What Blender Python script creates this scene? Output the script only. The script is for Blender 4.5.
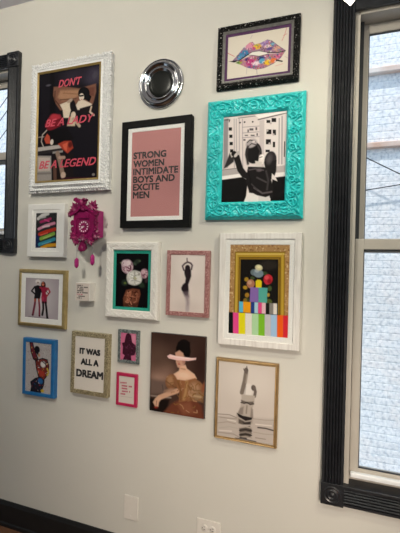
import bpy, bmesh, math, random
import numpy as np
from mathutils import Matrix, Vector

# ------------------------------------------------------------------ camera, world, lights, exposure
for o in list(bpy.data.objects):
    bpy.data.objects.remove(o, do_unlink=True)
SC = bpy.context.scene
COL = SC.collection
CAM_Z = 1.482
cd = bpy.data.cameras.new('camera')
cd.sensor_fit = 'HORIZONTAL'; cd.sensor_width = 36.0; cd.lens = 36.0 * 405 / 400
cd.clip_start = 0.02
cam = bpy.data.objects.new('camera', cd); COL.objects.link(cam)
cr, cu, cf = (.93445268, .35516972, .02554733), (-.02455971, -.00728964, .99967179), (-.35523938, .93477341, -.00191104)
cam.matrix_world = Matrix(((cr[0], cu[0], -cf[0], 0), (cr[1], cu[1], -cf[1], -1.75), (cr[2], cu[2], -cf[2], CAM_Z), (0, 0, 0, 1)))
SC.camera = cam

w = bpy.data.worlds.new('sky'); SC.world = w; w.use_nodes = True
w.node_tree.nodes['Background'].inputs[0].default_value = (.62, .80, 1.0, 1)
w.node_tree.nodes['Background'].inputs[1].default_value = 1.12

def light(name, kind, loc, power, col, target=None, **kw):
    d = bpy.data.lights.new(name, kind); d.energy = power; d.color = col
    for k, v in kw.items(): setattr(d, k, v)
    o = bpy.data.objects.new(name, d); COL.objects.link(o); o.location = loc
    if target is not None:
        o.rotation_euler = (Vector(target) - Vector(loc)).to_track_quat('-Z', 'Y').to_euler()
    return o
light('sun', 'SUN', (0, -3, 8), 2.9, (1.0, .97, .92), (.35, -1.8, 5.0), angle=.03)
# added fill lights, out of view: cool left and behind, warm right, ceiling above
light('cool_fill_left', 'AREA', (-3.45, -1.6, .9), 1.5, (.70, .86, 1.0), (-1.0, 0, 1.3), shape='RECTANGLE', size=.9, size_y=1.2)  # weak cool fill, added to take warmth off the left wall
light('cool_fill_front', 'AREA', (1.9, -3.8, 1.75), 14, (.80, .92, 1.0), (-.7, 0, 1.5), shape='RECTANGLE', size=1.0, size_y=1.6)  # broad cool fill, added behind the camera
light('warm_fill_right', 'SPOT', (.72, -2.2, .9), 105, (1.0, .84, .68), (-.40, 0, .55), spot_size=math.radians(49), spot_blend=1.0, shadow_soft_size=.05)  # warm fill spot, added to brighten the lower right of the wall
light('ceiling_fill', 'AREA', (-.95, -2.0, 2.87), 27, (1.0, .95, .81), (-.7, 0, 2.4), shape='DISK', size=.24)  # soft fill, added to lift the upper wall
light('ceiling_fill_corner', 'AREA', (-1.9, -.9, 2.88), 2.4, (1.0, .94, .80), (-1.7, 0, 2.6), shape='DISK', size=.3)  # small fill, added to brighten only the top left
# the room's ceiling spotlight, above and to the right of the pictures
light('ceiling_spot', 'SPOT', (.80, -1.0, 2.84), 60, (1.0, .94, .72), (-1.1, 0, .4), spot_size=math.radians(92), spot_blend=1.0, shadow_soft_size=.03)
LAMP = (-.056, -.45, 2.309)
LAMP_DIR = Vector((-.62, .34, -.55)).normalized()
LAMP_POWER = .6

SC.view_settings.view_transform = 'Standard'
SC.view_settings.look = 'None'
SC.view_settings.gamma = 1.0
SC.view_settings.use_curve_mapping = False
SC.view_settings.exposure = 0.40
SC.cycles.use_denoising = True
SC.cycles.max_bounces = 8

# ------------------------------------------------------------------ helpers
def lin(h, gain=1.0, top=.92):
    c = [int(h[i:i + 2], 16) / 255 for i in (0, 2, 4)]
    return [min(top, gain * (x / 12.92 if x <= .04045 else ((x + .055) / 1.055) ** 2.4)) for x in c]

MATS = {}
def mat(name, col, rough=.5, metal=0.0, spec=.5, noise=None, bump=None, coat=0.0, emit=None):
    """col: linear rgb; noise: (colour, scale, low, high) mixed by a noise texture; bump: (scale, strength)"""
    m = bpy.data.materials.new(name); m.use_nodes = True
    nt = m.node_tree; b = nt.nodes['Principled BSDF']
    b.inputs['Base Color'].default_value = (*col, 1); b.inputs['Roughness'].default_value = rough
    b.inputs['Metallic'].default_value = metal; b.inputs['Specular IOR Level'].default_value = spec
    b.inputs['Coat Weight'].default_value = coat; b.inputs['Coat Roughness'].default_value = .06
    if noise or bump:
        tc = nt.nodes.new('ShaderNodeTexCoord')
    if noise:
        c2, sc, lo, hi = noise
        n = nt.nodes.new('ShaderNodeTexNoise'); n.inputs['Scale'].default_value = sc; n.inputs['Detail'].default_value = 4
        nt.links.new(tc.outputs['Object'], n.inputs['Vector'])
        r = nt.nodes.new('ShaderNodeValToRGB')
        r.color_ramp.elements[0].position = lo; r.color_ramp.elements[0].color = (*col, 1)
        r.color_ramp.elements[1].position = hi; r.color_ramp.elements[1].color = (*c2, 1)
        nt.links.new(n.outputs['Fac'], r.inputs['Fac']); nt.links.new(r.outputs['Color'], b.inputs['Base Color'])
    if bump:
        n2 = nt.nodes.new('ShaderNodeTexNoise'); n2.inputs['Scale'].default_value = bump[0]; n2.inputs['Detail'].default_value = 3
        nt.links.new(tc.outputs['Object'], n2.inputs['Vector'])
        bp = nt.nodes.new('ShaderNodeBump'); bp.inputs['Strength'].default_value = bump[1]; bp.inputs['Distance'].default_value = .004
        nt.links.new(n2.outputs['Fac'], bp.inputs['Height']); nt.links.new(bp.outputs['Normal'], b.inputs['Normal'])
    if emit:
        b.inputs['Emission Color'].default_value = (*emit[0], 1); b.inputs['Emission Strength'].default_value = emit[1]
    MATS[name] = m
    return m

def glass_mat(name, tint, rough=.02, refl=.9):
    m = bpy.data.materials.new(name); m.use_nodes = True; nt = m.node_tree; nt.nodes.clear()
    out = nt.nodes.new('ShaderNodeOutputMaterial'); mix = nt.nodes.new('ShaderNodeMixShader')
    t = nt.nodes.new('ShaderNodeBsdfTransparent'); t.inputs[0].default_value = (*tint, 1)
    g = nt.nodes.new('ShaderNodeBsdfGlossy'); g.inputs['Roughness'].default_value = rough
    ge = nt.nodes.new('ShaderNodeNewGeometry'); dt = nt.nodes.new('ShaderNodeVectorMath'); dt.operation = 'DOT_PRODUCT'
    nt.links.new(ge.outputs['Incoming'], dt.inputs[0]); nt.links.new(ge.outputs['Normal'], dt.inputs[1])
    def math_(op, a_, b_):
        n = nt.nodes.new('ShaderNodeMath'); n.operation = op
        for i, v in enumerate((a_, b_)):
            if v is None: continue
            if isinstance(v, (int, float)): n.inputs[i].default_value = v
            else: nt.links.new(v, n.inputs[i])
        return n.outputs[0]
    p5 = math_('POWER', math_('SUBTRACT', 1.0, math_('ABSOLUTE', dt.outputs['Value'], None)), 5.0)
    fr = math_('MULTIPLY', math_('ADD', math_('MULTIPLY', p5, .96), .04), refl)
    nt.links.new(fr, mix.inputs[0])
    nt.links.new(t.outputs[0], mix.inputs[1]); nt.links.new(g.outputs[0], mix.inputs[2]); nt.links.new(mix.outputs[0], out.inputs[0])
    return m

class MB:
    def __init__(s): s.v = []; s.f = []; s.sm = []
    def add(s, V, F, smooth=False):
        o = len(s.v); s.v += [tuple(map(float, p)) for p in V]; s.f += [tuple(i + o for i in q) for q in F]; s.sm += [smooth] * len(F); return s
    def box(s, x0, x1, y0, y1, z0, z1):
        V = [(x, y, z) for x in (x0, x1) for y in (y0, y1) for z in (z0, z1)]
        return s.add(V, [(0, 1, 3, 2), (4, 6, 7, 5), (0, 4, 5, 1), (2, 3, 7, 6), (0, 2, 6, 4), (1, 5, 7, 3)])
    def bbox(s, x0, x1, y0, y1, z0, z1, b=.002):
        """box with chamfered edges"""
        bm = bmesh.new(); bmesh.ops.create_cube(bm, size=1)
        for v in bm.verts:
            v.co = ((x0 + x1) / 2 + v.co.x * (x1 - x0), (y0 + y1) / 2 + v.co.y * (y1 - y0), (z0 + z1) / 2 + v.co.z * (z1 - z0))
        bmesh.ops.bevel(bm, geom=bm.edges[:], offset=b, segments=2, affect='EDGES', profile=.5)
        bm.verts.index_update()
        s.add([v.co for v in bm.verts], [[v.index for v in f.verts] for f in bm.faces]); bm.free(); return s
    def lathe(s, prof, axis_o, axis_d, n=32, smooth=True, cap=True, sx=1.0, sz=1.0):
        """prof: (radius, distance along axis)"""
        d = Vector(axis_d).normalized(); a = d.orthogonal().normalized() if abs(d.y) < .99 else Vector((1, 0, 0)); b = d.cross(a)
        V = []; o = Vector(axis_o)
        for r, h in prof:
            for k in range(n):
                t = 2 * math.pi * k / n
                V.append(o + d * h + a * (r * math.cos(t) * sx) + b * (r * math.sin(t) * sz))
        F = [(i * n + k, i * n + (k + 1) % n, (i + 1) * n + (k + 1) % n, (i + 1) * n + k) for i in range(len(prof) - 1) for k in range(n)]
        s.add(V, F, smooth)
        if cap:
            s.add(V[:n], [tuple(range(n))]); s.add(V[-n:], [tuple(range(n))])
        return s
    def tube(s, P, r, n=8):
        P = [Vector(p) for p in P]; V = []
        for i, p in enumerate(P):
            d = (P[min(i + 1, len(P) - 1)] - P[max(i - 1, 0)]).normalized(); a = d.orthogonal().normalized() if abs(d.z) > .9 else d.cross(Vector((0, 0, 1))).normalized(); b = d.cross(a)
            for k in range(n):
                t = 2 * math.pi * k / n; V.append(p + a * (r * math.cos(t)) + b * (r * math.sin(t)))
        F = [(i * n + k, i * n + (k + 1) % n, (i + 1) * n + (k + 1) % n, (i + 1) * n + k) for i in range(len(P) - 1) for k in range(n)]
        s.add(V, F, True); s.add(V[:n], [tuple(range(n))]); s.add(V[-n:], [tuple(range(n))]); return s
    def ball(s, c, rx, ry, rz, nu=10, nv=7):
        V = []; F = []
        for i in range(nv + 1):
            p = math.pi * i / nv
            for k in range(nu):
                t = 2 * math.pi * k / nu
                V.append((c[0] + rx * math.sin(p) * math.cos(t), c[1] + ry * math.sin(p) * math.sin(t), c[2] + rz * math.cos(p)))
        F = [(i * nu + k, i * nu + (k + 1) % nu, (i + 1) * nu + (k + 1) % nu, (i + 1) * nu + k) for i in range(nv) for k in range(nu)]
        return s.add(V, F, True)
    def prism(s, P, y0, y1):
        """closed outline in (x, z), from depth y0 to y1"""
        n = len(P); V = [(x, y0, z) for x, z in P] + [(x, y1, z) for x, z in P]
        F = [tuple(range(n)), tuple(range(2 * n - 1, n - 1, -1))] + [(i, (i + 1) % n, n + (i + 1) % n, n + i) for i in range(n)]
        return s.add(V, F)
    def build(s, name, m, parent=None, merge=True):
        me = bpy.data.meshes.new(name); me.from_pydata(s.v, [], s.f)
        me.polygons.foreach_set('use_smooth', s.sm)
        bm = bmesh.new(); bm.from_mesh(me)
        if merge: bmesh.ops.remove_doubles(bm, verts=bm.verts, dist=1e-5)
        bmesh.ops.recalc_face_normals(bm, faces=bm.faces); bm.to_mesh(me); bm.free()
        return link(name, me, m, parent)

def link(name, me, m, parent=None):
    o = bpy.data.objects.new(name, me); COL.objects.link(o)
    if m is not None: me.materials.append(m)
    if parent is not None: o.parent = parent
    return o

def tag(o, label, cat, group=None, kind=None):
    if label: o['label'] = label
    if cat: o['category'] = cat
    if group: o['group'] = group
    if kind: o['kind'] = kind
    return o

def thing(name, loc, label, cat, group=None, tilt=0.0):
    o = bpy.data.objects.new(name, None); COL.objects.link(o); o.empty_display_size = .05
    o.location = loc; o.rotation_euler = (0, -tilt, 0)
    return tag(o, label, cat, group)

def struct(o): o['kind'] = 'structure'; return o

# ------------------------------------------------------------------ materials
WALLC = (.63, .607, .557)
M_wall = mat('wall_paint', WALLC, .75, spec=.25, noise=((.615, .595, .545), 3, .35, .7), bump=(160, .06))
M_ceil = mat('ceiling_paint', (.82, .81, .90), .8, spec=.2, noise=((.80, .79, .88), 4, .3, .7))
M_black = mat('black_gloss_trim', (.012, .013, .016), .32, noise=((.02, .021, .025), 30, .4, .7))
M_base = mat('black_baseboard_paint', (.008, .008, .009), .5, noise=((.012, .012, .013), 20, .4, .7))
M_vinyl = mat('cream_window_paint', (.46, .42, .37), .45, noise=((.43, .395, .35), 12, .3, .7))
M_channel = mat('dark_sash_channel', (.02, .022, .026), .6)
M_pane = glass_mat('window_glass', (.985, .992, .995), .02, .6)
M_glass = glass_mat('picture_glass', (.995, .995, .995), .01, .25)

# ------------------------------------------------------------------ room shell
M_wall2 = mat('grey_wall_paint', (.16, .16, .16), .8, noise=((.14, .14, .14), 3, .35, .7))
RX0, RX1, RY0, CEIL = -3.6, 2.9, -4.1, 2.92
W1 = dict(x0=-.018, x1=.80, z0=.614, z1=2.525)      # right window: inner edges of its casing
W2 = dict(x0=-2.62, x1=-1.840, z0=1.607, z1=2.562)   # left window
mb = MB()
xs = [RX0, W2['x0'], W2['x1'], W1['x0'], W1['x1'], RX1]
def wall_col(x0, x1, z0, z1): mb.box(x0, x1, 0, .14, z0, z1)
wall_col(xs[0], xs[1], 0, CEIL); wall_col(xs[2], xs[3], 0, CEIL); wall_col(xs[4], xs[5], 0, CEIL)
for W in (W1, W2):
    wall_col(W['x0'], W['x1'], 0, W['z0']); wall_col(W['x0'], W['x1'], W['z1'], CEIL)
struct(mb.build('wall_back', M_wall, merge=False))
struct(MB().box(RX0 - .1, RX0, RY0, .14, 0, CEIL).build('wall_left', M_wall2))
struct(MB().box(RX1, RX1 + .1, RY0, .14, 0, CEIL).build('wall_right', M_wall))
struct(MB().box(RX0 - .1, RX1 + .1, RY0 - .1, RY0, 0, CEIL).build('wall_front', M_wall2))
struct(MB().box(RX0 - .1, RX1 + .1, RY0 - .1, .14, CEIL, CEIL + .12).build('ceiling', M_ceil))

def plank_mat():
    m = mat('brown_floor_planks', (.16, .075, .04), .35)
    nt = m.node_tree; b = nt.nodes['Principled BSDF']
    tc = nt.nodes.new('ShaderNodeTexCoord'); br = nt.nodes.new('ShaderNodeTexBrick')
    br.inputs['Scale'].default_value = 1.0; br.inputs['Brick Width'].default_value = 1.2; br.inputs['Row Height'].default_value = .09
    br.inputs['Mortar Size'].default_value = .002
    br.inputs['Color1'].default_value = (.17, .08, .045, 1); br.inputs['Color2'].default_value = (.12, .055, .03, 1); br.inputs['Mortar'].default_value = (.03, .015, .01, 1)
    nt.links.new(tc.outputs['Object'], br.inputs['Vector']); nt.links.new(br.outputs['Color'], b.inputs['Base Color']); return m
struct(MB().box(RX0 - .1, RX1 + .1, RY0 - .1, .14, -.1, 0).build('floor', plank_mat()))
bb = MB()
PB = [(0, 0), (-.018, 0), (-.018, .018), (-.013, .024), (-.013, .118), (-.009, .128), (-.006, .137), (0, .137)]
n = len(PB)
V = [(x, y, z) for x in (RX0, RX1) for y, z in PB]
bb.add(V, [tuple(range(n)), tuple(range(2 * n - 1, n - 1, -1))] + [(i, (i + 1) % n, n + (i + 1) % n, n + i) for i in range(n)])
struct(bb.build('baseboard_back', M_base))

M_highlight = mat('white_sash_highlight', (.85, .86, .88), .3, noise=((.82, .83, .85), 20, .4, .7))  # colour of the skylight highlight on the lower sash rail
# ------------------------------------------------------------------ the two windows with fluted black casings
def flute_profile(wd):
    """(across, depth) of a casing: flat margins and five reeds between grooves"""
    P = [(0, 0), (0, .018), (.004, .022), (wd * .13, .022)]
    a, b = wd * .16, wd * .84; k = 5; st = (b - a) / k
    for i in range(k):
        x = a + i * st
        P += [(x, .014), (x + st * .18, .021), (x + st * .5, .024), (x + st * .82, .021), (x + st, .014)]
    P += [(wd * .87, .022), (wd - .004, .022), (wd, .018), (wd, 0)]
    return P
def casing_v(m, x0, wd, z0, z1):
    P = flute_profile(wd); k = len(P)
    V = [(x0 + a, -d, z) for z in (z0, z1) for a, d in P]
    m.add(V, [tuple(range(k)), tuple(range(2 * k - 1, k - 1, -1))] + [(i, (i + 1) % k, k + (i + 1) % k, k + i) for i in range(k)])
def casing_h(m, z0, wd, x0, x1):
    P = flute_profile(wd); k = len(P)
    V = [(x, -d, z0 + a) for x in (x0, x1) for a, d in P]
    m.add(V, [tuple(range(k)), tuple(range(2 * k - 1, k - 1, -1))] + [(i, (i + 1) % k, k + (i + 1) % k, k + i) for i in range(k)])
def corner_block(x0, x1, z0, z1, root):
    m = MB().bbox(x0, x1, -.027, 0, z0, z1, .0025)
    c = ((x0 + x1) / 2, -.027, (z0 + z1) / 2); r = (x1 - x0) / 2
    m.lathe([(r * .78, 0), (r * .76, .004), (r * .66, .005), (r * .6, .001), (r * .5, .001), (r * .44, .005), (r * .34, .006), (r * .3, .002), (r * .2, .002), (r * .14, .005), (.001, .006)], c, (0, -1, 0), 28)
    m.build('corner_block', M_black, root, merge=False)
def window(name, W, wd, split, lift=0.0):
    root = bpy.data.objects.new(name, None); COL.objects.link(root); root.location = (0, 0, 0); struct(root)
    x0, x1, z0, z1 = W['x0'], W['x1'], W['z0'], W['z1']
    for xa in (x0 - wd, x1):
        m = MB(); casing_v(m, xa, wd, z0, z1 + lift); m.build('casing', M_black, root)
    for za in (z0 - wd, z1 + lift):
        m = MB(); casing_h(m, za, wd, x0, x1); m.build('casing', M_black, root)
    for xa in (x0 - wd - .002, x1 - .002):
        for za in (z0 - wd - .002, z1 + lift - .002): corner_block(xa, xa + wd + .004, za, za + wd + .004, root)
    m = MB().bbox(x0, x1, -.026, .05, z0 - .012, z0 + .001, .002); m.build('stool', M_black, root)
    if lift: MB().bbox(x0 - .001, x1 + .001, -.022, -.0005, z1 - .001, z1 + lift + .001, .002).build('head_board', M_black, root)
    # cream jambs and head
    m = MB()
    for sgn, xe in ((1, x0), (-1, x1)):
        a, b = sorted((xe, xe + sgn * .019)); m.box(a, b, .002, .05, z0, z1)
        a, b = sorted((xe, xe + sgn * .012)); m.box(a, b, .05, .14, z0, z1)
    m.box(x0 + .012, x1 - .012, .002, .14, z1 - .012, z1); m.box(x0 + .019, x1 - .019, .05, .14, z0, z0 + .022)
    m.build('jamb', M_vinyl, root, merge=False)
    m = MB()
    for xa in (x0 + .012, x1 - .034): m.box(xa, xa + .022, .055, .078, z0 + .02, z1 - .014)
    m.build('sash_channel', M_channel, root)
    def sash(xa, xb, ya, yb, za, zb, st, top, bot, light_=False):
        m = MB()
        for a, b in ((xa, xa + st), (xb - st, xb)): m.bbox(a, b, ya, yb, za, zb, .003)
        m.bbox(xa + st - .002, xb - st + .002, ya, yb - .002, zb - top, zb, .003); m.bbox(xa + st - .002, xb - st + .002, ya, yb - .002, za, za + bot, .003)
        o = m.build('sash', M_vinyl, root, merge=False)
        p = MB().box(xa + st - .004, xb - st + .004, (ya + yb) / 2 - .002, (ya + yb) / 2 + .002, za + bot - .004, zb - top + .004).build('pane', M_pane, o)
        g = MB()
        zz0, zz1, xx0, xx1 = za + bot, zb - top, xa + st, xb - st
        for q in ((xx0, xx0 + .003, zz0, zz1), (xx1 - .003, xx1, zz0, zz1), (xx0, xx1, zz0, zz0 + .004), (xx0, xx1, zz1 - .004, zz1)): g.box(q[0], q[1], ya + .004, ya + .012, q[2], q[3])
        g.build('gasket', M_channel, o, merge=False)
        return o
    sash(x0 + .020, x1 - .020, .030, .056, z0 + .022, split + .024, .034, .044, .036)
    MB().bbox(x0 + .024, x1 - .024, .010, .032, z0 + .024, z0 + .044, .005).build('sash_highlight', M_highlight, root)  # added white strip in place of skylight reflected along the bottom rail
    sash(x0 + .030, x1 - .030, .080, .106, split - .03, z1 - .014, .024, .040, .04)
    l = MB().tube([((x0 + x1) / 2 - .03, .034, split + .028), ((x0 + x1) / 2 + .03, .034, split + .028)], .006); l.build('sash_lock', M_vinyl, root)
    return root
window('window_1', W1, .085, 1.585, .08)
window('window_2', W2, .080, 2.085)

# ------------------------------------------------------------------ the neighbouring brick wall across the gap
def brick_mat():
    m = mat('pale_painted_brick', (.7, .7, .7), .9, spec=.1); nt = m.node_tree; b = nt.nodes['Principled BSDF']
    tc = nt.nodes.new('ShaderNodeTexCoord'); mp = nt.nodes.new('ShaderNodeMapping'); mp.inputs['Rotation'].default_value = (math.pi / 2, 0, 0)
    br = nt.nodes.new('ShaderNodeTexBrick'); br.inputs['Scale'].default_value = 1
    br.inputs['Brick Width'].default_value = .19; br.inputs['Row Height'].default_value = .060; br.inputs['Mortar Size'].default_value = .007; br.inputs['Mortar Smooth'].default_value = .5
    br.inputs['Color1'].default_value = (.62, .58, .56, 1); br.inputs['Color2'].default_value = (.80, .80, .82, 1); br.inputs['Mortar'].default_value = (.52, .54, .57, 1)
    nt.links.new(tc.outputs['Object'], mp.inputs['Vector']); nt.links.new(mp.outputs[0], br.inputs['Vector'])
    def ramp(scale, stops):
        n1 = nt.nodes.new('ShaderNodeTexNoise'); n1.inputs['Scale'].default_value = scale; n1.inputs['Detail'].default_value = 6
        nt.links.new(tc.outputs['Object'], n1.inputs['Vector'])
        r = nt.nodes.new('ShaderNodeValToRGB'); cr = r.color_ramp
        cr.elements[0].position, cr.elements[0].color = stops[0][0], (*stops[0][1], 1); cr.elements[1].position, cr.elements[1].color = stops[-1][0], (*stops[-1][1], 1)
        for p_, c_ in stops[1:-1]: e = cr.elements.new(p_); e.color = (*c_, 1)
        nt.links.new(n1.outputs['Fac'], r.inputs['Fac']); return r
    def mix(a_, b_, f):
        mx = nt.nodes.new('ShaderNodeMix'); mx.data_type = 'RGBA'; mx.inputs['Factor'].default_value = f
        nt.links.new(a_, mx.inputs['A']); nt.links.new(b_, mx.inputs['B']); return mx.outputs['Result']
    r1 = ramp(4, [(.34, (.55, .58, .62)), (.5, (.74, .76, .79)), (.6, (.80, .68, .64)), (.68, (.86, .84, .82))])
    r2 = ramp(38, [(.36, (.40, .44, .48)), (.47, (.76, .78, .80)), (.56, (.84, .84, .82)), (.64, (.98, .97, .96))])
    nt.links.new(mix(mix(br.outputs['Color'], r1.outputs['Color'], .4), r2.outputs['Color'], .5), b.inputs['Base Color'])
    bp = nt.nodes.new('ShaderNodeBump'); bp.inputs['Strength'].default_value = .3; bp.inputs['Distance'].default_value = .01; bp.invert = True
    nt.links.new(br.outputs['Fac'], bp.inputs['Height']); nt.links.new(bp.outputs['Normal'], b.inputs['Normal'])
    return m
BY = 1.95
struct(MB().box(-6, 5, BY, BY + .25, -1.5, 5.4).build('wall_outside', brick_mat()))
M_ledge = mat('rusty_brick_ledge', (.56, .36, .27), .85, noise=((.70, .62, .56), 5, .35, .7), bump=(40, .4))
struct(MB().bbox(-1.2, 4.0, BY - .05, BY + .01, 3.12, 3.17, .008).build('trim_1', M_ledge))
struct(MB().bbox(-1.2, 4.0, BY - .04, BY + .01, 2.50, 2.55, .008).build('trim_2', M_ledge))
struct(MB().box(-6, 5, .14, BY + .25, -1.6, -1.5).build('ground', mat('alley_concrete', (.4, .4, .4), .9, noise=((.3, .3, .3), 3, .3, .7))))
M_cable = mat('black_cable_rubber', (.02, .02, .022), .6)
def cable(x0, x1, y, z0, z1, sag, label):
    P = [(x0 + (x1 - x0) * t, y, z0 + (z1 - z0) * t - sag * 4 * t * (1 - t)) for t in [i / 24 for i in range(25)]]
    tag(MB().tube(P, .0045, 6).build('overhead_cable', M_cable), label, 'cable', 'cables across the alley')
cable(-1.6, 3, BY - .10, 3.40, .72, .02, 'thin dark cable slanting down to the right across the brick wall outside the large window')
cable(-2.5, 4, BY - .05, 1.82, 2.72, .03, 'thin dark cable rising gently to the right outside, just above the large window middle rail')
cable(-5.8, -2.6, BY - .12, 1.40, 4.60, .02, 'topmost of three thin cables slanting past the small window at the left')
cable(-5.8, -2.6, BY - .12, 1.24, 4.44, .02, 'middle one of three thin cables slanting past the small window at the left')
cable(-5.8, -2.6, BY - .12, 1.02, 4.22, .02, 'lowest of three thin cables slanting past the small window at the left')

# ------------------------------------------------------------------ painting the pictures: colours per grid point
ART = {}
ART['legend'] = [('F','15121a'),('E','3a3444',[913,97],162.0,111.9,0,67.5),('E','2a2430',[597,72],196.0,92.2,0,70.0),('E','4a4450',[926,91],37.8,49.2,0.4,21.6),('P','0b090e',[185,-3,260,5,299,400,194,393],18.6),('E','5a5560',[163,114],37.2,12.0,0,9.3),('P','7c5444',[254,138,397,144,684,189,941,169,946,240,918,312,880,375,631,325,576,374,373,359,297,294,250,216],12.0),('P','a67c60',[369,180,684,201,671,253,573,275,400,276,325,238],24.0),('P','6a4034',[767,194,929,194,917,275,850,269],16.2),('S','553428',[279,179,275,257,402,345],18.0,9.0),('S','8c6248',[413,207,657,237],14.5,8.7),('S','5a382c',[371,265,630,275],15.0,9.0),('P','8c2a34',[135,490,170,422,254,389,374,398,410,439,376,505],12.4),('E','b03440',[291,423],84.0,47.5,0.3,18.0),('P','6a1822',[286,446,404,431,391,506,287,499],12.0),('P','d8c9b4',[366,308,473,293,559,278,597,318,542,387,520,439,433,433,417,362],9.0),('P','c8b49c',[520,439,493,512,622,520,634,454,591,421],8.7),('E','141014',[580,336],47.6,87.8,-0.2,8.4),('E','a89484',[531,287],46.4,23.2,-0.4,8.7),('E','0c0a0d',[754,238],95.2,81.8,0.5,5.6),('P','0c0a0d',[795,226,877,278,846,323,769,291],5.4),('E','dccbbb',[719,268],39.2,47.9,-0.2,5.6),('P','141014',[680,249,754,250,752,265,686,265],2.8),('E','a03038',[722,289],11.2,4.6,0,2.8),('P','d9cab8',[672,300,756,298,879,341,906,377,848,395,660,378,631,333],8.4),('P','171216',[694,368,879,353,938,346,921,445,896,487,676,457],8.4),('S','c8b09c',[879,368,859,411,921,445],24.3,5.4),('E','d8c6b2',[591,421],39.2,46.2,0,8.4),('S','b8a48e',[592,452,697,525],39.2,8.4),('P','7a1c28',[134,442,404,460,376,504,212,541,151,522],12.4),('E','a82c38',[196,477],66.0,38.3,0,15.0),('P','0e0c10',[105,535,493,527,610,626,526,683,261,686,107,647],12.4),('P','b84c38',[113,607,161,562,204,588,224,656,145,652],9.3),('S','8a7c78',[12,586,106,586],15.5,6.2),('S','b0a49c',[151,530,81,566,64,629,102,678],15.5,6.2),('E','d4c8c0',[245,644],27.0,38.2,0.1,6.0),('P','b4aca8',[-11,681,424,675,439,706,-10,718],6.4),('P','2a2628',[-10,722,434,712,434,740,-9,751],6.4),('P','8f8a86',[262,733,434,728,435,746,263,752],6.0),('P','9a938f',[-2,757,239,770,256,994,3,999],6.4),('P','7c7572',[1,915,254,922,255,940,2,934],6.4),('P','c0b2aa',[17,774,218,785,227,905,20,903],12.4),('P','a43c2c',[350,666,453,645,568,651,606,717,513,762,425,717],9.0),('P','d06048',[424,678,511,659,498,743,454,718],8.7),('E','5a1c18',[554,684],34.8,41.8,0,14.5),('P','1a1416',[257,756,613,763,618,976,504,997,262,993],9.0),('S','8c7668',[346,752,383,816,414,879,445,965],66.0,9.0),('E','c0a896',[451,954],40.6,42.2,0,8.7),('S','5e4238',[300,829,316,986],54.0,9.0),('S','b09484',[383,792,459,795],42.0,9.0),('P','3c1a22',[489,977,1006,993,1006,1008,298,998],11.6),('E','7a7270',[937,968],21.6,17.9,0,5.4),('M',0.25,0.012)]
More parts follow.
